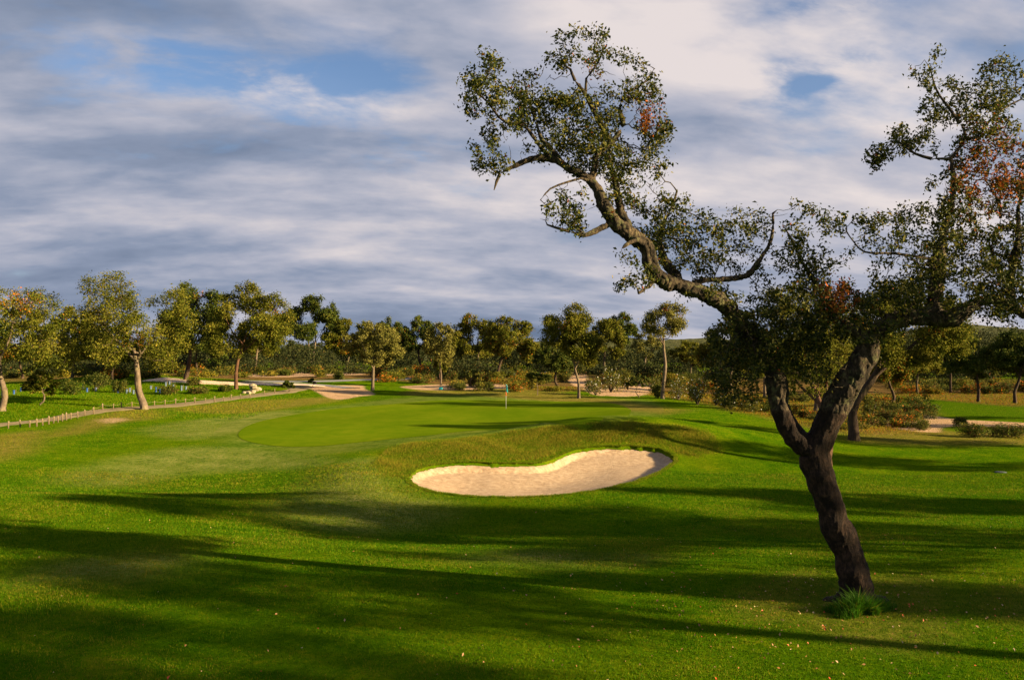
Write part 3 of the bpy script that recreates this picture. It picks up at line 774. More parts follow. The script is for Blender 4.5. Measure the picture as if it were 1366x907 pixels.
    nv = len(em.vertices); co = np.empty(nv * 3, np.float32); em.vertices.foreach_get('co', co); co = co.reshape(-1, 3)
    no = np.empty(nv * 3, np.float32); em.vertices.foreach_get('normal', no); no = no.reshape(-1, 3)
    kd = kdtree.KDTree(nfix)
    for i in range(nfix): kd.insert(sk.co[i], i)
    kd.balance()
    cork = np.zeros(nv); disp = np.zeros(nv)
    zl = pw(1040, 545)[2] - off.z; zr = pw(1118, 548)[2] - off.z
    for i in range(nv):
        v = Vector(co[i]); _, j, d = kd.find(v); r = sk.r[j]
        zc = zl if v.x + off.x < pw(1080, 0)[0] else zr
        c = max(0.0, min(1.0, (v.z - zc + mn.noise(v * 5) * .10) / .05)); cork[i] = c
        s = min(1.0, r / .12)
        f = mn.fractal(Vector((v.x * 9, v.y * 9, v.z * 5)), .9, 2.1, 4)
        rid = abs(mn.noise(Vector((v.x * 13, v.y * 13, v.z * 5.5)) + Vector((f, 0, f)) * .35))
        disp[i] = s * (c * (.012 * f + .034 * (min(rid * 2.0, .6) - .42)) + (1 - c) * (.010 * f + .008 * mn.noise(Vector((v.x * 30, v.y * 30, v.z * 6)))) + .035 * mn.noise(v * 2.3) + .030 * mn.noise(v * 5.1))
        if sk.co[j].z < .55: disp[i] += .11 * (1 - max(0, sk.co[j].z) / .55) * mn.noise(Vector((v.x * 6, v.y * 6, 0)))
    co2 = co + no * disp[:, None]; em.vertices.foreach_set('co', co2.ravel().astype(np.float32))
    a = em.attributes.new('tint', 'FLOAT_COLOR', 'POINT'); cc = np.ones((nv, 4), np.float32); cc[:, 0] = cork; a.data.foreach_set('color', cc.ravel())
    em.polygons.foreach_set('use_smooth', np.ones(len(em.polygons), bool)); em.update()
    n = NT('cork_oak_trunk_bark'); tc = n.n('ShaderNodeTexCoord').outputs['Object']
    f1 = n.noise(26, 6, .72, tc, .4, (1, 1, .4)); f2 = n.noise(5, 5, .65, tc); f3 = n.noise(70, 4, .7, tc, 0, (1, 1, .3))
    m = n.math('ADD', n.math('MULTIPLY', f1, .55), n.math('MULTIPLY', f2, .45))
    ck = n.ramp(m, [(.40, (.009, .007, .004)), (.49, (.028, .021, .013)), (.58, (.075, .055, .032)), (.70, (.24, .185, .10))])
    ck = n.mix(n.ramp(n.noise(8, 5, .7, tc), [(.54, 0.0), (.62, .6)]), ck, (.13, .135, .055))
    st = n.ramp(m, [(.36, (.005, .0035, .0025)), (.5, (.014, .008, .005)), (.64, (.060, .034, .021))])
    st = n.mix(n.ramp(n.noise(3.1, 5, .7, tc), [(.58, 0.0), (.68, .45)]), st, (.07, .042, .028))
    c = n.mix(n.attr('tint', 0), st, ck)
    n.principled(c, .88, .2, n.bump(n.math('ADD', f1, n.math('MULTIPLY', f3, .6)), .9, .03))
    to = link_mesh('trunk', em, n.m, root)
    V, Q = tubes(sk, True, 0, lambda r: 6 if r > .012 else 4)
    V2, Q2 = tubes(tw, False, 0, lambda r: 4); Q = list(Q) + [tuple(a + len(V) for a in q) for q in Q2]; V = list(V) + list(V2)
    Q4 = Q
    link_mesh('branches', np_mesh('branches', [tuple(v) for v in V], np.array(Q), smooth=True), M['bark_twig'], root)
    # leaves
    rg = np.random.default_rng(5)
    idx = [i for i in range(nfix, len(sk.co)) if kids[i] <= 1 and sk.r[i] < .012]
    C = np.array([sk.co[i] for i in idx]); tip = np.array([kids[i] == 0 for i in idx])
    bare = np.array([mn.noise(Vector(c) * 1.9 + Vector((7, 3, 1))) for c in C])
    nl = np.where(tip, 46, 20); nl = np.where((bare < -.23), 0, nl)
    CC = np.repeat(C, nl, 0); CC = CC + rg.normal(size=CC.shape) * .052
    W = CC + np.array(off); qx = CX + W[:, 0] / W[:, 1] * F; qy = HY - (W[:, 2] - CAMZ) / W[:, 1] * F
    clear = ((qx > 1012) & (qx < 1060) & (qy > 496)) | ((qx > 1108) & (qx < 1190) & (qy > 458)) | ((qx > 1060) & (qx < 1130) & (qy > 512))
    CC = CC[~clear | (rg.random(len(CC)) < .06)]
    n_ = len(CC); print('leaves', n_)
    V, Fc = leaves(CC, .047, .54, np.tile([[.2, -.1, .5]], (n_, 1)), 1.0, rg)
    W = CC + np.array(off)
    px = CX + W[:, 0] / W[:, 1] * F; py = HY - (W[:, 2] - CAMZ) / W[:, 1] * F
    red = np.zeros(n_)
    for (rx, ry, rr, am) in [(866, 155, 14, .9), (862, 165, 10, .9), (788, 96, 12, .55), (845, 145, 10, .4), (1118, 396, 20, .75), (1125, 385, 16, .6), (1330, 215, 40, .45), (1318, 250, 36, .4), (1290, 235, 22, .3), (1350, 240, 30, .4), (1285, 205, 18, .25)]:
        g = np.exp(-(((px - rx) / rr) ** 2 + ((py - ry) / rr) ** 2)); red = np.maximum(red, (rg.random(n_) < g * am * 1.3) * 1.0)
    red = red * rg.uniform(.35, 1.0, n_); red = np.maximum(red, (rg.random(n_) < .005) * .8)
    t = np.stack([rg.random(n_) ** 1.3, red, (rg.random(n_) < .03) * .8], 1)
    link_mesh('foliage', np_mesh('foliage', V, Fc, np.repeat(t, 4, 0)), M['oak_leaf'], root)
    return root
near_tree()
print('near tree done', round(time.time() - T0, 1))

# ------------------------------------------------------------------ other trees
TREES = []
def tree_at(base, H, hw, cb, lean=(0, 0), seed=0, leafy=1.0, leaf='far_leaf', bark='bark_far', label='', group=None, dens=1.0, gap=.0, tr=None, lsize=None, cx=0.0, forks=3, red=0.0, redspots=0, npts=None, lobes=9, stems=1, name='cork_oak', yel=.02, depth_r=None, bend=.35):
    """base world point; H height, hw crown half width, cb crown bottom height, lean = crown centre offset"""
    rs = random.Random(seed); rg = np.random.default_rng(seed)
    sk = Sk(); tr = (tr or H * .030) * .78
    step = max(.10, H * .035)
    ccx, ccy = lean; cz = (H + cb) / 2; ch_ = (H - cb) / 2; dr = depth_r or hw * .9
    tops = []
    for s in range(stems):
        ox = (s - (stems - 1) / 2) * tr * 2.5
        top = Vector((ccx * .7 + ox * 3, ccy * .7, cb + ch_ * .55)); mid = Vector((ccx * .18 + rs.uniform(-bend, bend) * .8 + ox, ccy * .2, cb * .55))
        P = [(ox, 0, -.25, tr * 1.5), (ox * 1.1, 0, .12 * cb, tr * 1.05), (*mid, tr * .9), ((mid.x + top.x) / 2 + rs.uniform(-bend, bend) * .5, (mid.y + top.y) / 2, (mid.z + top.z) / 2, tr * .72), (*top, tr * .45)]
        sk.chain(P, -1, step)
    for k in range(forks):
        i0 = sk.nearest((ccx * .4, ccy * .4, min(max(cb * rs.uniform(.85, 1.3), H * rs.uniform(.30, .46)), cz)))
        a = 2 * math.pi * (k + rs.random() * .6) / forks
        st = sk.co[i0]; e = Vector((ccx + math.cos(a) * hw * .62, ccy + math.sin(a) * dr * .6, cz + rs.uniform(-.3, .45) * ch_))
        m1 = st.lerp(e, .5) + Vector((rs.uniform(-.3, .3), rs.uniform(-.3, .3), rs.uniform(-.07, .04) * H))
        r0 = tr * rs.uniform(.32, .48)
        sk.chain([(*(st.lerp(m1, .25)), r0), (*m1, r0 * .72), (*e, r0 * .35)], i0, step)
    # crown: lumps of different size over an uneven ellipsoid
    L = []
    for k in range(lobes):
        a = 2 * math.pi * (k * .618 + rs.random() * .2); zf = -0.85 + 1.65 * ((k + .5) / lobes) ** 1.15
        rr = math.sqrt(max(0.05, 1 - min(1, abs(zf if zf > 0 else zf * .65)) ** 2)) * rs.uniform(.5, .95)
        L.append((Vector((ccx + math.cos(a) * hw * rr, ccy + math.sin(a) * dr * rr, cz + zf * ch_ * rs.uniform(.66, .84))), rs.uniform(.19, .37)))
    # make the silhouette reach both sides and the top
    L += [(Vector((ccx - hw * .68, ccy + rs.uniform(-.3, .3) * dr, cz + rs.uniform(-.45, .25) * ch_)), .32), (Vector((ccx + hw * .68, ccy + rs.uniform(-.3, .3) * dr, cz + rs.uniform(-.45, .25) * ch_)), .32), (Vector((ccx + rs.uniform(-.3, .3) * hw, ccy, H - ch_ * .36)), .36)]
    n = int((npts or 520) * dens); pts = []
    while len(pts) < n:
        c, r = rs.choice(L)
        v = Vector((rs.uniform(-1, 1), rs.uniform(-1, 1), rs.uniform(-1, 1)))
        if v.length > 1 or v.length < .25: continue
        q = c + Vector((v.x * hw * r, v.y * dr * r, v.z * ch_ * r * 1.05))
        if q.z > H or q.z < cb * .8: continue
        if mn.noise(q * (4.5 / max(hw, .5)) + Vector((seed, 0, 0))) < -.13 + gap: 
            n -= .25; continue
        pts.append(q)
    colonize(sk, pts, step, step * 1.15, H, 55, .28, rs)
    kids = solve_radii(sk, H * .0011, 2.3, cap=tr * .55)
    root = empty(name, base); tag(root, label, 'tree', group)
    V, Q = tubes(sk, False, H * .0012, lambda r: 8 if r > H * .012 else 4)
    link_mesh('trunk', np_mesh('trunk', [tuple(v) for v in V], np.array(Q), smooth=True), M[bark], root)
    d = math.hypot(base[0], base[1]); ls = lsize or max(.075, d * .0018)
    idx = [i for i in range(len(sk.co)) if not sk.fixed[i] and kids[i] <= 1]
    C = np.array([sk.co[i] for i in idx]); tip = np.array([kids[i] == 0 for i in idx])
    sp = H * .023
    target = int(np.clip(1.35 * math.pi * hw * ch_ * 5.9 * leafy / (ls * ls * .35), 2200, 34000) * dens)
    w = np.where(tip, 3.0, 1.0); per = np.maximum(1, np.round(w / w.sum() * target)).astype(int)
    CC = np.repeat(C, per, 0); CC = CC + rg.normal(size=CC.shape) * sp * np.array([1.1, 1.1, .85])
    n_ = len(CC); cen = np.array([ccx, ccy, cz]); out = (CC - cen); out /= np.linalg.norm(out, axis=1)[:, None] + 1e-6
    V, Fc = leaves(CC, ls, .62, out * .5 + np.array([0, 0, .25]), .8, rg)
    redm = (rg.random(n_) < red * .6) * .8
    for k in range(redspots):
        c = CC[rg.integers(0, n_)]; g = np.exp(-((CC - c) ** 2).sum(1) / (hw * .16) ** 2); redm = np.maximum(redm, (rg.random(n_) < g * .8) * rg.uniform(.3, .9, n_))
    cl = np.array([mn.noise(Vector(c) * (3.2 / max(hw, .5))) for c in CC[::4]]); cl = np.repeat(cl, 4)[:n_]
    if len(cl) < n_: cl = np.append(cl, np.zeros(n_ - len(cl)))
    t = np.stack([np.clip(rg.random(n_) * .75 + .12 + cl * .45, 0, 1), redm, (rg.random(n_) < yel) * .5], 1)
    link_mesh('crown', np_mesh('crown', V, Fc, np.repeat(t, 4, 0)), M[leaf], root)
    return root
def tree_px(bx, by, topy, x0, x1, cby, y_push=0.0, **kw):
    """place by what the photograph shows: foot pixel, crown extent"""
    b = hit(bx, by)
    d = b[1]; m = d / F
    H = (by - topy) * m * 1.02; hw = (x1 - x0) / 2 * m * 1.10; cb = max(.3, (by - cby) * m)
    lean = (((x0 + x1) / 2 - bx) * m, kw.pop('ly', 0.0))
    return tree_at(b, H, hw, cb, lean, **kw)

tree_px(192, 546, 367, 104, 240, 500, seed=21, dens=1.0, gap=.05, bark='bark_pale', label='large cork oak with a bare pale trunk beside the gravel path, left of the green', redspots=1, forks=5, tr=.33, npts=700, lobes=13)
tree_px(3, 548, 374, -95, 86, 508, seed=22, dens=1.0, gap=.04, bark='bark_pale', label='broad olive-green cork oak cut by the left edge of the photo', redspots=4, forks=5, npts=760, lobes=14, tr=.28)
tree_px(54, 540, 494, 34, 74, 530, seed=23, leaf='far_leaf', bark='bark_pale', label='small bushy young oak on the grass left of the gravel path bend', npts=220, lobes=6, tr=.09)
tree_px(96, 506, 412, 66, 128, 488, seed=24, label='oak with an orange patch behind the mound, between the two big left oaks', redspots=4, red=.02, npts=500)
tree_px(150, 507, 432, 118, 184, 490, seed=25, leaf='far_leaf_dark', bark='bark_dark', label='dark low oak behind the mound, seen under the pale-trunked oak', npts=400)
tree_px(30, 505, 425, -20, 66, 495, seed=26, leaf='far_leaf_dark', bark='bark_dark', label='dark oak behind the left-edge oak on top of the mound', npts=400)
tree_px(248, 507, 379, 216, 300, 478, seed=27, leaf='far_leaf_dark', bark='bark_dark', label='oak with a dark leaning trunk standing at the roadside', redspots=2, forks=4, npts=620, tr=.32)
tree_px(315, 519, 378, 282, 380, 480, seed=28, bark='bark_red', dens=1.1, label='tall round-crowned oak with a reddish trunk beside the road', redspots=1, forks=4, npts=720, lobes=13, stems=1, tr=.24)
tree_px(340, 498, 420, 320, 372, 478, seed=29, bark='bark_pale', label='smaller oak close behind the reddish-trunked roadside oak', npts=400)
tree_px(262, 500, 425, 225, 300, 484, seed=30, leaf='far_leaf_dark', bark='bark_dark', label='low dark oak across the road behind the leaning trunk', npts=400)
tree_px(417, 490, 396, 378, 455, 462, seed=31, leaf='far_leaf_dark', bark='bark_pale', dens=1.1, gap=.06, label='tall deep green tree standing alone against the sky, taller than its neighbours', forks=5, npts=620, stems=2, tr=.30)
tree_px(372, 487, 466, 364, 380, 476, seed=32, leaf='far_leaf_dark', bark='bark_dark', label='tiny umbrella-shaped pine in the gap left of the tall deep green tree', npts=90, lobes=4, name='pine_tree', lsize=.22)
tree_px(393, 488, 454, 382, 402, 470, seed=33, leaf='far_leaf_dark', bark='bark_dark', label='small thin pine just left of the tall deep green tree', npts=110, lobes=5, name='pine_tree', lsize=.22)
tree_px(497, 521, 431, 461, 536, 492, seed=34, leaf='far_leaf_grey', bark='bark_pale', label='grey-green oak with pale slanting trunk beside the sandy patch', forks=5, npts=620, gap=.03, ly=0, tr=.22)
tree_px(462, 492, 425, 438, 500, 478, seed=35, label='oak with orange-tinted top behind the grey-green oak, left side', redspots=3, npts=420, gap=.03)
tree_px(520, 492, 424, 500, 540, 476, seed=36, leaf='far_leaf_dark', label='narrow dark-topped oak behind the grey-green oak, right side', npts=360, gap=.08)
tree_px(560, 498, 424, 527, 590, 478, seed=37, leaf='far_leaf_dark', bark='bark_dark', label='open-crowned oak with rusty leaf tips left of the twin-crowned oak', redspots=3, red=.03, npts=480, gap=.10)
tree_px(588, 514, 430, 567, 604, 490, seed=38, leaf='far_leaf_grey', bark='bark_pale', label='slim pale oak with visible stem in front of the back tree row', npts=420, gap=.05, tr=.14)
tree_px(588, 509, 474, 578, 598, 498, seed=39, bark='bark_red', label='small bushy sapling with reddish stem at the foot of the slim pale oak', npts=130, lobes=5, tr=.08)
tree_px(640, 500, 420, 602, 665, 484, seed=40, label='left one of the two joined oak crowns behind the flagstick', redspots=1, npts=560, yel=.08)
tree_px(662, 508, 424, 645, 713, 486, seed=41, bark='bark_dark', label='wide rusty-green oak with black trunk, right one of two joined crowns', redspots=2, red=.02, npts=640, forks=5, yel=.08, tr=.26)
tree_px(772, 531, 408, 727, 800, 492, seed=42, bark='bark_pale', dens=1.05, label='tall yellow-green oak with slim pale trunk right of the flagstick', redspots=1, forks=4, npts=680, tr=.17, yel=.06)
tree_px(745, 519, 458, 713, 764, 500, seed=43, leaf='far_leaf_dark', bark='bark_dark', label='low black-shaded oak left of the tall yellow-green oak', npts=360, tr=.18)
tree_px(806, 503, 426, 782, 832, 480, seed=44, label='olive oak just behind the yellow-green oak, on its right', npts=460)
tree_px(826, 499, 418, 804, 846, 462, seed=45, leaf='far_leaf_dark', bark='bark_pale', label='open-topped oak with thin pale stem left of the bare-stemmed sparse tree', redspots=1, npts=380, gap=.12, stems=2, tr=.13)
tree_px(884, 532, 406, 858, 912, 455, seed=46, leaf='far_leaf_grey', bark='bark_pale', label='sparse tree with tall bare pale stem and two orange leaf patches', redspots=3, forks=5, npts=400, gap=.12, tr=.20, dens=.8)
tree_px(860, 503, 441, 846, 880, 480, seed=47, leaf='far_leaf_grey', bark='bark_pale', label='thin grey feathery tree behind the sparse bare-stemmed tree', npts=260, gap=.1, dens=.7)
tree_px(920, 508, 455, 893, 960, 490, seed=48, label='low oak with orange base leaves right of the sparse bare-stemmed tree', redspots=2, npts=420, yel=.08)
tree_px(852, 530, 500, 836, 866, 518, seed=49, leaf='shrub_leaf', bark='bark_far', label='round-headed sapling on a thin stem before the white flowering shrubs', npts=130, lobes=5, tr=.06)
tree_px(717, 527, 496, 702, 734, 510, seed=50, leaf='far_leaf_dark', bark='bark_pale', label='young oak on a staked stem right of the flagstick', npts=140, lobes=5, tr=.05)
tree_px(629, 517, 494, 620, 640, 505, seed=51, leaf='shrub_leaf', bark='bark_pale', label='thin sapling with a pale stem left of the flagstick', npts=80, lobes=4, tr=.05)
tree_px(384, 523, 508, 375, 394, 519, seed=52, leaf='far_leaf_dark', bark='bark_far', label='dark ball-shaped young bush tree beside the end of the post row', npts=110, lobes=4, tr=.06)
tree_px(416, 518, 505, 410, 422, 512, seed=53, leaf='shrub_leaf', bark='bark_pale', label='tiny sapling beside the asphalt road left of the sandy patch', npts=45, lobes=3, tr=.03)
# right side
tree_px(1088, 552, 384, 990, 1150, 510, seed=54, bark='bark_pale', dens=1.25, label='large oak with pale stem close behind the foreground tree fork', forks=5, npts=760, lobes=13, tr=.22, yel=.06)
tree_px(975, 520, 424, 932, 1022, 498, seed=55, label='olive oak behind the left limb of the foreground tree', npts=500, redspots=1)
tree_px(1104, 621, 440, 1052, 1150, 545, seed=56, bark='bark_red', dens=.5, leafy=.45, label='oak whose reddish trunk foot shows just right of the foreground trunk', forks=3, npts=420, tr=.20, ly=2.0, lsize=.09)
def lean_tree():
    b = hit(1139, 587)
    return tree_at(b, (587 - 372) * b[1] / F, 78 * b[1] / F, (587 - 505) * b[1] / F, (68 * b[1] / F, 0), seed=57, leaf='far_leaf', bark='bark_dark', dens=1.2, label='dark oak leaning right with low spreading limbs beyond the foreground trunk', forks=6, npts=760, lobes=13, tr=.30, redspots=2, lsize=.10, yel=.06, bend=.6)
lean_tree()
tree_px(1305, 536, 446, 1262, 1345, 505, seed=58, leaf='far_leaf_dark', bark='bark_dark', label='dark oak beyond the right-hand fairway, left of the two nearest the photo edge', npts=560, yel=.05)
tree_px(1354, 538, 441, 1325, 1405, 508, seed=59, leaf='far_leaf_dark', bark='bark_dark', label='dark oak with straight trunk at the right edge beyond the fairway', npts=560)
tree_px(1224, 528, 462, 1188, 1262, 503, seed=60, label='pale-stemmed oak across the right-hand fairway under the long limb', npts=480, yel=.06)
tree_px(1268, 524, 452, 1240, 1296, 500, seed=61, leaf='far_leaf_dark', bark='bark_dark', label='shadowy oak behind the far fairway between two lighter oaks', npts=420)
tree_px(1190, 545, 455, 1150, 1215, 515, seed=62, leaf='far_leaf', bark='bark_dark', label='orange-leaved oak half hidden behind the dark leaning oak', red=.12, redspots=5, npts=480)
tree_px(1020, 530, 440, 985, 1060, 505, seed=63, leaf='far_leaf', bark='bark_pale', label='oak in the scrub behind the dense middle of the foreground crown', npts=480)
print('trees done', round(time.time() - T0, 1))

# oaks standing right of the view; their shadows cross the lawn
def off_tree(x, y, H, hw, cb, seed, lab, **kw):
    tree_at((x, y, float(h(x, y))), H, hw, cb, (0.3, 0), seed=seed, label=lab, npts=460, lsize=.15, lobes=14, **kw)
OG = dict(gap=.24, dens=.7, leafy=.52)
off_tree(21.0, 12.8, 10.4, 4.2, 3.8, 70, 'broad cork oak outside the right edge, shading the lawn at the left', gap=.22, dens=.8, leafy=.62)
off_tree(17.5, 6.3, 9.0, 1.8, 4.8, 71, 'tall-stemmed cork oak outside the right edge, nearest the camera', **OG)
off_tree(21.0, 1.6, 10.0, 2.2, 6.0, 79, 'tall-stemmed cork oak outside the right edge, level with the camera', **OG)
off_tree(24.5, 6.4, 8.0, 1.4, 1.6, 76, 'low-branched narrow cork oak outside the right edge, behind the nearest one', gap=.04)
off_tree(29.0, 12.3, 10.2, 2.2, 3.8, 72, 'tall cork oak outside the right edge, behind the broad one', **OG)
off_tree(30.5, 17.6, 8.6, 2.2, 3.0, 78, 'cork oak outside the right edge, between the tall one and the bunker line', **OG)
off_tree(27.0, 19.2, 6.6, 1.8, 2.8, 80, 'small cork oak outside the right edge, nearest the bunker', **OG)
off_tree(35.0, 26.4, 9.6, 1.9, 4.2, 73, 'cork oak outside the right edge, level with the bunker', **OG)
off_tree(37.0, 33.0, 9.5, 2.2, 4.4, 74, 'cork oak outside the right edge, level with the back of the bunker', **OG)
off_tree(44.0, 43.0, 9.8, 2.4, 4.0, 75, 'cork oak outside the right edge, level with the green', **OG)
off_tree(50.0, 54.0, 10.5, 2.6, 4.0, 77, 'cork oak outside the right edge, level with the flagstick', **OG)

# ------------------------------------------------------------------ far woodland masses
def woodland():
    rg = np.random.default_rng(3); Cs = []; ss = []
    spots = []
    for k in range(330):
        px = rg.uniform(-500, 1900); d = 128 + 300 * rg.random() ** 1.5
        if 350 < px < 372 and d < 260: continue
        spots.append(((px - CX) / F * d, d, (rg.uniform(2.4, 4.4) + d * .008 if px < 1150 else rg.uniform(6, 9)), rg.uniform(3, 5)))
    for k in range(130):
        px = rg.uniform(1150, 1750) if k % 3 == 0 else rg.uniform(-400, 1800); d = rg.uniform(104, 125) if k % 3 == 0 else rg.uniform(118, 150)
        if 352 < px < 382: continue
        spots.append(((px - CX) / F * d, d, rg.uniform(1.6, 2.8) if k % 3 else (rg.uniform(5, 8.5) if px > 1100 else 2.6), rg.uniform(2.5, 4.5)))
    for (x, y, H, w) in spots:
        z = float(h0(x, y)); n = 1500
        v = rg.normal(size=(n, 3)); v /= np.linalg.norm(v, axis=1)[:, None]; v *= rg.uniform(.55, 1, (n, 1)) ** .5
        c = np.column_stack([x + v[:, 0] * w, y + v[:, 1] * w, z + H * .52 + v[:, 2] * H * .5])
        c += rg.normal(size=c.shape) * .25
        Cs.append(c); ss.append(np.full(n, y * .0019))
    C = np.vstack(Cs); s = np.concatenate(ss)
    V, Fc = leaves(C, s, .7, np.tile([[0, 0, .3]], (len(C), 1)), 1, rg)
    t = np.stack([rg.random(len(C)), (rg.random(len(C)) < .006) * .5, (rg.random(len(C)) < .02) * .3], 1)
    o = link_mesh('woodland', np_mesh('woodland', V, Fc, np.repeat(t, 4, 0)), M['wood_leaf']); tag(o, 'far-off olive woodland behind the tree row', 'woodland', kind='stuff')
woodland()

# ------------------------------------------------------------------ shrubs
ORD = ['first', 'second', 'third', 'fourth', 'fifth', 'sixth', 'seventh', 'eighth', 'ninth', 'tenth', 'eleventh', 'twelfth', 'thirteenth', 'fourteenth', 'fifteenth', 'sixteenth', 'seventeenth', 'eighteenth', 'nineteenth', 'twentieth', 'twenty-first', 'twenty-second', 'twenty-third', 'twenty-fourth', 'twenty-fifth', 'twenty-sixth', 'twenty-seventh', 'twenty-eighth', 'twenty-ninth', 'thirtieth', 'thirty-first']
MARKS = [(30, 'the left-edge oak'), (96, 'the orange-patched oak'), (192, 'the pale-trunked oak'), (250, 'the dark leaning roadside oak'), (315, 'the reddish-trunked oak'), (385, 'the ball-shaped young tree'), (417, 'the tall deep green tree'), (455, 'the sandy patch'), (497, 'the grey-green oak'), (540, 'the dry strip'), (588, 'the slim pale oak'), (629, 'the thin sapling'), (662, 'the black-trunked oak'), (675, 'the flagstick'), (717, 'the staked young oak'), (745, 'the black-shaded oak'), (772, 'the yellow-green oak'), (826, 'the open-topped oak'), (852, 'the round-headed sapling'), (884, 'the bare-stemmed sparse tree'), (930, 'the bright green round bush'), (975, 'the oak behind the left limb'), (1035, 'the corky left fork'), (1088, 'the trunk fork'), (1139, 'the dark leaning oak'), (1224, 'the pale-stemmed oak past the fairway'), (1268, 'the shadowy oak past the fairway'), (1305, 'the dark oak past the fairway'), (1354, 'the right-edge oak')]
USED = {}
def where(px, what):
    m = min(MARKS, key=lambda t: abs(t[0] - px)); side = 'left of' if px < m[0] - 4 else ('right of' if px > m[0] + 4 else 'in line with')
    return what + ' ' + side + ' ' + m[1]
def shrub(x, y, w, hh, seed, leaf='shrub_leaf', label='', group=None, flowers=0, red=0.0, yel=.05, n=1500, name='shrub', lsize=None, cat='shrub', dr=None):
    rg = np.random.default_rng(seed); z = float(h(x, y)); root = empty(name, (x, y, z)); tag(root, label, cat, group)
    nl = 7; L = [(rg.uniform(-.6, .6) * w, rg.uniform(-.6, .6) * (dr or w), rg.uniform(.35, .62) * hh, rg.uniform(.3, .5)) for _ in range(nl)]
    d = math.hypot(x, y); ls = lsize or max(.05, d * .0016)
    per = n // nl; Cs = []
    for (a, b, c, r) in L:
        v = rg.normal(size=(per, 3)); v /= np.linalg.norm(v, axis=1)[:, None]; v *= rg.uniform(.2, 1, (per, 1)) ** .4
        Cs.append(np.column_stack([a + v[:, 0] * w * r, b + v[:, 1] * (dr or w) * r, c + v[:, 2] * hh * .42]))
    C = np.vstack(Cs); C += rg.normal(size=C.shape) * ls * .7; C[:, 2] = np.abs(C[:, 2])
    V, Fc = leaves(C, ls, .5, np.tile([[0, 0, .5]], (len(C), 1)), 1, rg)
    t = np.stack([rg.random(len(C)), (rg.random(len(C)) < red) * 1.0, (rg.random(len(C)) < yel) * .9], 1)
    link_mesh('foliage', np_mesh('foliage', V, Fc, np.repeat(t, 4, 0)), M[leaf], root)
    # stems
    sk = Sk()
    for k in range(7):
        a, b, c, r = L[k % nl]; sk.chain([(0, 0, -.05, .03 * hh), (a * .5, b * .5, c * .5, .02 * hh), (a, b, c, .008 * hh)], -1, .3)
    Vt, Q = tubes(sk, False, 0, lambda r: 4)
    link_mesh('stems', np_mesh('stems', [tuple(v) for v in Vt], np.array(Q)), M['bark_twig'], root)
    if flowers:
        i = rg.choice(len(C), flowers, replace=False); K = C[i] * 1.04 + np.array([0, -.05 * w, .03])
        V, Fc = leaves(np.repeat(K, 2, 0), min(ls * .8, .08), .95, np.tile([[.3, -.6, .5]], (flowers * 2, 1)), .5, rg)
        link_mesh('blossom', np_mesh('blossom', V, Fc), M['petal'], root)
    return root
def shrub_px(px, py, wpx, hpx, seed, **kw):
    b = hit(px, py); m = b[1] / F; return shrub(b[0], b[1], wpx * m, hpx * m, seed, **kw)
SG = 'white-flowering rockrose shrubs beside the lawn'
for k, (px, py, w, hh, fl) in enumerate([(795, 527, 16, 26, 18), (815, 523, 16, 34, 26), (838, 520, 15, 30, 14), (872, 524, 12, 22, 8), (905, 533, 16, 34, 22), (930, 540, 18, 40, 22), (955, 541, 14, 24, 18), (975, 546, 14, 20, 12), (1000, 550, 14, 18, 10), (825, 504, 16, 16, 12)]):
    shrub_px(px, py, w, hh, 200 + k, flowers=fl * 2, red=.02, yel=.15, label='white-flowered green shrub, %s from the left along the lawn edge' % ORD[k], group=SG, name='flowering_shrub', n=1400)
shrub_px(878, 531, 8, 18, 230, leaf='far_leaf_dark', label='dark round bush at the foot of the sparse bare-stemmed tree')
shrub_px(926, 534, 10, 20, 231, leaf='shrub_leaf', yel=.0, label='bright green round bush right of the sparse bare-stemmed tree')
shrub_px(1300, 583, 26, 20, 232, leaf='shrub_leaf', red=.12, label='brownish low bush on the right, left half of the hedge-like clump', n=2600)
shrub_px(1348, 583, 30, 19, 233, leaf='shrub_leaf', red=.15, label='brownish low bush at the right edge beside the sandy track', n=2600)
shrub_px(1282, 569, 8, 12, 234, leaf='shrub_leaf', label='small bush at the sandy track behind the brownish clump')
shrub_px(1215, 552, 34, 16, 235, leaf='far_leaf_dark', red=.05, label='long dark low bush at the near edge of the far fairway', n=2400)
shrub_px(1162, 560, 14, 40, 236, leaf='shrub_leaf', label='leafy green bush growing beside the dark leaning oak', n=1800)
shrub_px(97, 526, 20, 22, 237, leaf='far_leaf_dark', label='dark leafy bush on the grass mound left of the pale-trunked oak', n=1800)
shrub_px(126, 521, 20, 24, 238, leaf='shrub_leaf', yel=0, label='green weedy bush on the mound, nearest left of the pale-trunked oak')
shrub_px(160, 524, 10, 18, 239, leaf='shrub_leaf', label='thin olive bush just left of the pale trunk')
shrub_px(223, 526, 14, 12, 240, leaf='shrub_leaf', red=.05, label='low scrubby bush right of the pale trunk among the blue tubes')
shrub_px(263, 525, 16, 9, 241, leaf='shrub_leaf', red=.1, label='flat brownish bush between the pale trunk and the reddish trunk')
shrub_px(298, 522, 10, 8, 242, leaf='far_leaf_dark', label='small dark bush at the left foot of the reddish roadside trunk')
shrub_px(258, 514, 10, 10, 243, leaf='shrub_leaf', red=.1, label='bush at the roadside by the dark leaning trunk')
shrub_px(1196, 560, 26, 14, 244, leaf='shrub_leaf', red=.25, yel=.2, label='rusty heath clump beside the sandy track on the right', n=2000)
shrub_px(452, 506, 9, 10, 245, leaf='shrub_leaf', yel=0, label='bright green bush in the scrub beyond the road')
g2 = 'olive and rust heath shrubs before the tree row'
rs = random.Random(9); k = 0; HS = []
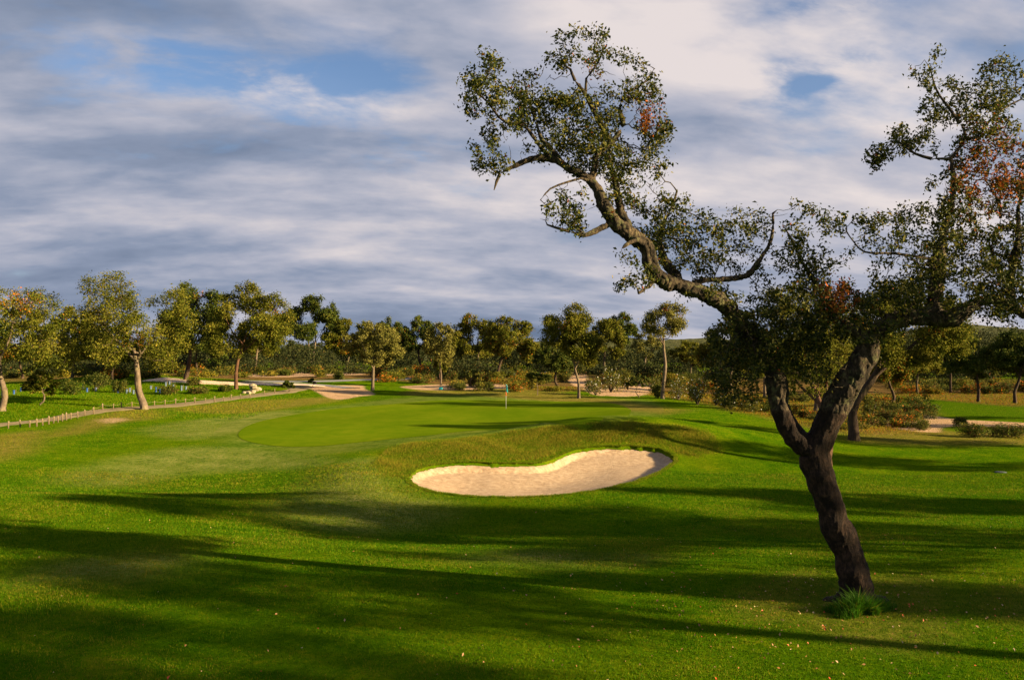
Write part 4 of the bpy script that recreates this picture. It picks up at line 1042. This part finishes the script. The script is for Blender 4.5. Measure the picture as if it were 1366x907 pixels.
for (x0, x1, y0, y1, n) in [(230, 480, 497, 504, 34), (500, 620, 500, 512, 22), (600, 745, 503, 522, 36), (745, 900, 500, 512, 14), (960, 1130, 552, 570, 22), (1130, 1245, 558, 574, 22), (1190, 1400, 515, 526, 46), (1170, 1230, 536, 556, 14), (0, 230, 501, 505, 12), (520, 720, 494, 500, 20), (890, 1000, 505, 528, 14), (1000, 1180, 530, 550, 16)]:
    for i in range(n):
        px = rs.uniform(x0, x1); f = rs.random(); py = y0 + (y1 - y0) * f
        if x0 == 960: py = 541 + (px - 960) / 170 * 32 + rs.uniform(-12, 0)
        lf = rs.choice(['shrub_leaf', 'shrub_leaf', 'far_leaf_dark', 'far_leaf'])
        rd = rs.choice([0, .03, .12, .3]); yl = rs.choice([0, .05, .2, .45]); ww = rs.uniform(7, 19); hh_ = rs.uniform(6, 15)
        col = 'rust-brown' if rd >= .3 else ('golden' if yl >= .45 else ('dark green' if lf == 'far_leaf_dark' else ('reddish olive' if rd >= .12 else ('yellow-green' if yl >= .2 else 'olive green'))))
        size = ('tall ' if hh_ > 11.5 else ('flat ' if hh_ < 8 else '')) + ('wide ' if ww > 13 else ('small ' if ww < 10 else ''))
        tree_y = 'at the front edge' if f > .66 else ('at the back' if f < .33 else 'in the middle')
        lab = where(px, size + col + ' heath shrub ' + tree_y + ' of the scrub,')
        if len(lab.split()) > 16: lab = where(px, size + col + ' heath shrub')
        if lab in USED:
            near2 = sorted(MARKS, key=lambda t: abs(t[0] - px))[:2]; lab = size + col + ' shrub between ' + near2[0][1].replace('the ', '') + ' and ' + near2[1][1].replace('the ', ''); lab = ' '.join(lab.split()[:16])
        USED[lab] = 1
        shrub_px(px, py, ww, hh_, 300 + k, leaf=lf, red=rd, yel=yl, label=lab, group=g2, n=800, name='heath_shrub'); k += 1
print('shrubs done', round(time.time() - T0, 1))

# ------------------------------------------------------------------ grass blades
def blades(name, X, Y, hgt, wid, mat, t, label, lean=.45, cat='grass'):
    rg = np.random.default_rng(len(X)); n = len(X)
    Z = h(X, Y); a = rg.uniform(0, 2 * math.pi, n); la = rg.uniform(0, 2 * math.pi, n); lm = np.abs(rg.normal(size=n)) * lean
    V = np.empty((n, 3, 3)); hh = hgt * rg.uniform(.55, 1.25, n)
    B = np.column_stack([X, Y, Z - .006]); s = np.column_stack([np.cos(a), np.sin(a), np.zeros(n)]) * (wid * .5)[:, None]
    V[:, 0] = B - s; V[:, 1] = B + s; V[:, 2] = B + np.column_stack([np.cos(la) * lm * hh, np.sin(la) * lm * hh, hh])
    Fc = np.arange(n * 3).reshape(-1, 3)
    return link_mesh(name, np_mesh(name, V.reshape(-1, 3), Fc, np.repeat(t, 3, 0)), mat)
def lawn():
    rg = np.random.default_rng(2); n = 620000
    d = 8.2 + (30 - 8.2) * rg.random(n) ** 1.15; lat = rg.uniform(-.68, .68, n); X = lat * d; Y = d
    sd_ = bunk_sd(X, Y); k = sd_ > .02; X, Y, d = X[k], Y[k], d[k]
    t1, t2 = zone_tints(X, Y)
    n = len(X)
    cl = np.array([mn.noise(Vector((x * 2.6, y * 2.6, 0))) * .6 + mn.noise(Vector((x * 8, y * 8, 3))) * .5 for x, y in zip(X, Y)])
    # smooth large-scale colour wander, computed analytically
    w = np.sin(X * .9 + np.sin(Y * .7) * 1.3) * np.sin(Y * .8 + np.cos(X * .5) * 1.7)
    r = np.clip(rg.random(n) * .70 + .13 + .10 * w + cl * .55, 0, 1)
    patch = np.array([mn.noise(Vector((x * .55 + 9, y * .55, 1.5))) for x, y in zip(X, Y)])
    yel = np.clip(t1[:, 0] * .7 * (rg.random(n) < .6) + t1[:, 2] * .45 * (rg.random(n) < .6) + t2[:, 1] * .5 + (rg.random(n) < .05 + .34 * np.clip(patch * 2.4, 0, 1)) * .6, 0, 1)
    t = np.stack([r, np.zeros(n), yel], 1)
    hg = .020 + .0008 * d + t2[:, 1] * .05
    hg = hg * (1 + .2 * w + .6 * cl)
    o = blades('lawn_grass', X, Y, hg, .0045 + d * .00055, M['grass_blade'], t, '')
    tag(o, 'short mown grass of the near lawn', 'grass', kind='stuff')
lawn()
def rough_grass():
    rg = np.random.default_rng(4); x0, y0 = Z_ROUGH.min(0); x1, y1 = Z_ROUGH.max(0); n = 330000
    X = rg.uniform(x0, x1, n); Y = rg.uniform(y0, y1, n)
    k = (poly_sd(X, Y, Z_ROUGH) < rg.normal(size=n) * .25 - .1) & (bunk_sd(X, Y) > .0); X, Y = X[k], Y[k]
    P = BUNK; m = 26000; i = rg.integers(0, len(P), m); q = P[i] + (P[(i + 1) % len(P)] - P[i]) * rg.random((m, 1)); c = BUNK.mean(0); q = q + (q - c) / np.linalg.norm(q - c, axis=1)[:, None] * rg.uniform(-.02, .22, (m, 1))
    nr = len(X); X = np.append(X, q[:, 0]); Y = np.append(Y, q[:, 1]); n = len(X)
    w = np.sin(X * 1.9 + np.sin(Y * 1.7) * 1.3) * np.sin(Y * 1.8 + np.cos(X * 1.5) * 1.7)
    yel = np.where(rg.random(n) < .48 + .3 * w, rg.uniform(.4, 1.0, n), 0.1); yel[nr:] *= .6
    hg = .085 * (1 + .5 * w); hg[nr:] = .055
    o = blades('rough_grass', X, Y, hg, np.full(n, .020), M['grass_blade'], np.stack([.3 + .7 * rg.random(n), np.zeros(n), yel], 1), '', .6)
    tag(o, 'long yellowish rough grass on the bank round the sand bunker', 'grass', kind='stuff')
rough_grass()
def mid_grass():
    rg = np.random.default_rng(6); n = 360000
    d = 30 + 62 * rg.random(n) ** 1.3; X = rg.uniform(-.68, .68, n) * d; Y = d
    k = (bunk_sd(X, Y) > .1) & (poly_sd(X, Y, GREEN) > .3) & (poly_sd(X, Y, Z_COLLAR) > 0); X, Y, d = X[k], Y[k], d[k]; n = len(X)
    # keep off the path
    kd = np.full(n, 99.0)
    for c in PATH_C[::3]: kd = np.minimum(kd, np.hypot(X - c[0], Y - c[1]))
    k = kd > 1.6; X, Y, d = X[k], Y[k], d[k]; n = len(X)
    t1, t2 = zone_tints(X, Y)
    wild = ((X < -16 - (Y - 44) * .1) & (Y > 52)) * 1.0
    yel = np.clip(t1[:, 0] * .5 + t2[:, 2] * .5 + (rg.random(n) < .12) * .6, 0, 1) * (rg.random(n) < .8)
    keep = rg.random(n) > t1[:, 1] * .9
    o = blades('fairway_grass', X[keep], Y[keep], (.035 + .06 * wild + .08 * t2[:, 2])[keep], (.0006 * d)[keep], M['grass_blade'], np.stack([np.clip(rg.random(n) * .8 + .2, 0, 1), t2[:, 2] * (rg.random(n) < .3) * .5, yel], 1)[keep], '', .5)
    tag(o, 'grass of the fairway and verges further off', 'grass', kind='stuff')
mid_grass()
def tuft():
    rg = np.random.default_rng(8); b = pw(1136, 815); cx, cy = b[0] - .08, 11.55
    n = 3000; root = empty('grass_tuft', (cx, cy, float(h(cx, cy)))); tag(root, 'tall bright green grass tuft round the foot of the foreground oak', 'grass tuft')
    a = rg.uniform(0, 2 * math.pi, n); r = np.sqrt(rg.random(n)); rr_ = r * (.75 + .35 * np.sin(a * 2 + .7) + .2 * np.sin(a * 5)); X = np.cos(a) * rr_ * .48; Y = np.sin(a) * rr_ * .34
    e = np.clip(1 - r * .75, .25, 1) * (.7 + .5 * np.sin(a * 3 + 1) ** 2)
    L_ = .36 * e * rg.uniform(.5, 1.2, n); V = np.empty((n, 5, 3)); an = rg.uniform(0, 6.28, n); s = np.column_stack([np.cos(an), np.sin(an), 0 * an]) * .0045
    Zb = h(X + cx, Y + cy) - root.location.z - .01
    B = np.column_stack([X, Y, Zb]); o_ = np.column_stack([np.cos(a) * .4 + rg.normal(size=n) * .35, np.sin(a) * .4 + rg.normal(size=n) * .35, 0 * a])
    mid = B + o_ * (L_ * .30)[:, None] + np.column_stack([0 * a, 0 * a, L_ * .6]); tip = B + o_ * (L_ * .95)[:, None] + np.column_stack([0 * a, 0 * a, L_ * .95])
    V[:, 0] = B - s; V[:, 1] = B + s; V[:, 2] = mid + s * .8; V[:, 3] = mid - s * .8; V[:, 4] = tip
    i = np.arange(n) * 5; q = np.stack([i, i + 1, i + 2, i + 3], 1); t3 = np.stack([i + 3, i + 2, i + 4], 1)
    t = np.stack([rg.uniform(.2, .7, n), np.zeros(n), (rg.random(n) < .06) * .7], 1)
    link_mesh('blades', np_mesh('blades', V.reshape(-1, 3), [q, t3], np.repeat(t, 5, 0)), M['tuft'], root)
M['tuft'] = leaf_mat('tuft_grass', (.012, .055, .002), (.035, .11, .004), (.10, .18, .008), gloss=.6, trans=.4, spec=.1)
tuft()
def litter():
    rg = np.random.default_rng(12); n = 600
    d = 8.6 + 14 * rg.random(n) ** 1.4; X = rg.uniform(-.66, .66, n) * d
    k = rg.random(n) < np.where(X > -1, 1, .35); X, d = X[k], d[k]
    m = 420; X = np.append(X, rg.normal(size=m) * 1.6 + 4.4); d = np.append(d, rg.normal(size=m) * 1.3 + 11.6); k = d > 8.3; X, d = X[k], d[k]; n = len(X)
    C = np.column_stack([X, d, h(X, d) + .030])
    V, Fc = leaves(C, .030, .6, np.tile([[.1, -.3, 1.0]], (n, 1)), .5, rg)
    t = np.stack([rg.random(n), (rg.random(n) < .2) * 1.0, np.zeros(n)], 1)
    o = link_mesh('fallen_leaves', np_mesh('fallen_leaves', V, Fc, np.repeat(t, 4, 0)), M['litter']); tag(o, 'orange and pale fallen leaves scattered on the near lawn', 'fallen leaves', kind='stuff')
litter()

# ------------------------------------------------------------------ small things
def lathe(prof, n=10):
    V = []; Q = []
    for (r, z) in prof:
        for k in range(n): V.append((r * math.cos(2 * math.pi * k / n), r * math.sin(2 * math.pi * k / n), z))
    for i in range(len(prof) - 1):
        for k in range(n): Q.append((i * n + k, i * n + (k + 1) % n, (i + 1) * n + (k + 1) % n, (i + 1) * n + k))
    return V, Q
def flag():
    b = hit(675, 545.5); m = b[1] / F; H = 33 * m
    root = empty('flagstick', (b[0], b[1], b[2] + .01)); tag(root, 'golf flagstick with limp teal flag and red band standing in the green', 'flagstick')
    V, Q = lathe([(.001, -.1), (.017, -.1), (.016, H * .52), (.014, H * .985), (.022, H * .99), (.022, H), (.001, H + .01)]); link_mesh('pole', np_mesh('pole', V, np.array(Q), smooth=True), M['white'], root)
    V, Q = lathe([(.019, H * .53), (.024, H * .54), (.024, H * .69), (.019, H * .70)]); link_mesh('band', np_mesh('band', V, np.array(Q), smooth=True), M['redpaint'], root)
    # limp flag: folded cloth hanging close to the pole
    nu, nv = 14, 12; V = []; Q = []
    for j in range(nv):
        t = j / (nv - 1); z = H * (.985 - .29 * t)
        for i in range(nu):
            s = i / (nu - 1); w = .09 + .04 * t
            V.append((.02 + s * w * .95 + .01 * math.sin(9 * s + 3 * t), .045 * math.sin(s * 11 + t * 2) * s ** .5, z - .10 * s * H * .35))
    for j in range(nv - 1):
        for i in range(nu - 1): Q.append((j * nu + i, j * nu + i + 1, (j + 1) * nu + i + 1, (j + 1) * nu + i))
    o = link_mesh('flag', np_mesh('flag', V, np.array(Q), smooth=True), M['teal'], root)
    sm = o.modifiers.new('s', 'SOLIDIFY'); sm.thickness = .006
flag()
def posts():
    px = [(11, 571.5), (27, 569.5), (39.5, 569.8), (49, 568.8), (57, 567.5), (65, 566), (71.5, 564.5), (77.5, 563.5), (83, 561.8), (88.5, 560.5), (94.5, 559.2), (103.5, 557.8), (113, 554.5), (125, 552.5), (137, 547.5), (151, 546), (162, 544.5), (176, 543.5),
          (206, 542), (220, 541), (234, 540), (247.5, 539), (260, 538), (274, 537.2), (286, 536.6), (298.5, 535.3), (308.5, 533.4), (321, 532), (334, 531.5), (352.5, 527), (366.5, 525)]
    first = None; tops = []
    for k, (x, y) in enumerate(px):
        b = hit(x, y); r = random.Random(k)
        if first is None:
            root = empty('path_post', b); V, Q = lathe([(.001, -.1), (.042, -.1), (.040, .36), (.038, .44), (.028, .465), (.001, .47)], 9); link_mesh('stake', np_mesh('stake', V, np.array(Q)), M['post'], root)
            V, Q = lathe([(.041, .385), (.046, .39), (.046, .415), (.041, .42)], 9); link_mesh('rope_loop', np_mesh('rope_loop', V, np.array(Q)), M['rope'], root); first = root
        else:
            root = first.copy(); COL.objects.link(root); root.location = tuple(b)
            for c_o in list(first.children):
                c = c_o.copy(); COL.objects.link(c); c.parent = root
        root.rotation_euler = (r.uniform(-.05, .05), r.uniform(-.05, .05), r.uniform(0, 3)); s = r.uniform(.85, 1.1); root.scale = (s, s, s)
        tag(root, 'short wooden path post, %s from the left edge of the photo' % ORD[k], 'post', 'posts along the gravel path'); tops.append((b[0], b[1], b[2] + .40 * s))
    sk = Sk(); last = -1
    for a, b in zip(tops[:-1], tops[1:]):
        for t in np.linspace(0, 1, 6)[:-1]:
            p = np.array(a) * (1 - t) + np.array(b) * t; last = sk.add(p - np.array([0, 0, .10 * 4 * t * (1 - t)]), last, .006)
    V, Q = tubes(sk, False, 0, lambda r: 5); o = link_mesh('post_rope', np_mesh('post_rope', [tuple(v) for v in V], np.array(Q)), M['rope']); tag(o, 'thin slack rope strung from post to post along the gravel path', 'rope')
posts()
def guards():
    px = [(3, 528), (7, 527), (18.5, 526), (28, 522), (31, 521), (111, 519), (116, 523), (128, 522), (152, 522), (157, 524), (169, 525), (173, 523), (178, 525.5), (208, 523), (213, 524), (201, 519), (221, 515), (231, 519), (242, 521), (248, 520), (226, 513), (6, 522)]
    px.sort()
    for k, (x, y) in enumerate(px):
        b = hit(x, y); r = random.Random(k); root = empty('tree_guard', b)
        tag(root, 'short blue plastic tree shelter tube, %s from the left on the mound' % ORD[k], 'tree guard', 'blue tree shelter tubes on the mound')
        hh = .45 * r.uniform(.7, 1.1)
        V, Q = lathe([(.085, 0), (.08, hh * .5), (.085, hh - .02), (.095, hh), (.075, hh), (.07, .02)], 10)
        link_mesh('tube', np_mesh('tube', V, np.array(Q), smooth=True), M['blue' if r.random() < .55 else 'paleblue'], root)
        V, Q = lathe([(.001, 0), (.018, 0), (.018, hh * 1.15), (.001, hh * 1.17)], 5); V = [(v[0] + .17, v[1], v[2]) for v in V]
        link_mesh('stake', np_mesh('stake', V, np.array(Q)), M['post'], root)
guards()
def stones():
    rs = random.Random(4)
    for k in range(16):
        t = k / 15; px = 326 + t * 18 + rs.uniform(-2, 2); py = 525.5 - t * 3.5 + rs.uniform(-1, 1)
        if k > 9: px = 341 + rs.uniform(-4, 4); py = 522 + rs.uniform(-2, 1.5)
        b = hit(px, py); s = rs.uniform(.16, .32) * (1.35 if k > 9 else .8)
        import bmesh
        bm = bmesh.new(); bmesh.ops.create_icosphere(bm, subdivisions=3, radius=s)
        for v in bm.verts:
            v.co *= 1 + .35 * mn.noise(v.co * 3 + Vector((k, 0, 0))) + .12 * mn.noise(v.co * 9); v.co.z *= .72
            for ax in (0, 1): v.co[ax] = max(-s * .85, min(s * .85, v.co[ax]))
        me = bpy.data.meshes.new('stone'); bm.to_mesh(me); bm.free()
        o = link_mesh('stone', me, M['stone']); o.location = (b[0], b[1], b[2] + s * .35 + (.28 if k > 12 else 0)); o.rotation_euler = (0, 0, rs.uniform(0, 6))
        tag(o, ('pale rough stone in the row beside the path, %s from its left end' % ORD[k]) if k <= 9 else ('pale stone in the heap at the path fork, %s one' % ['lowest left', 'front', 'lowest right', 'upper right', 'topmost', 'upper left'][k - 10]), 'stone', 'pale stones piled at the path fork')
stones()
def marker():
    b = hit(1335, 630); root = empty('valve_cover', b); tag(root, 'flat blue-grey cover plate in the lawn at the right', 'cover')
    V, Q = lathe([(.001, -.02), (.20, -.02), (.20, .020), (.17, .030), (.06, .032), (.001, .032)], 18); link_mesh('lid', np_mesh('lid', V, np.array(Q)), M['metal'], root)
    b = hit(588, 519.5); root = empty('tee_marker', b); tag(root, 'small teal marker on the dry strip behind the green', 'marker')
    V, Q = lathe([(.001, -.02), (.22, -.02), (.22, .12), (.16, .22), (.001, .24)], 12); link_mesh('cap', np_mesh('cap', V, np.array(Q), smooth=True), M['teal'], root)
marker()
print('all done', round(time.time() - T0, 1))
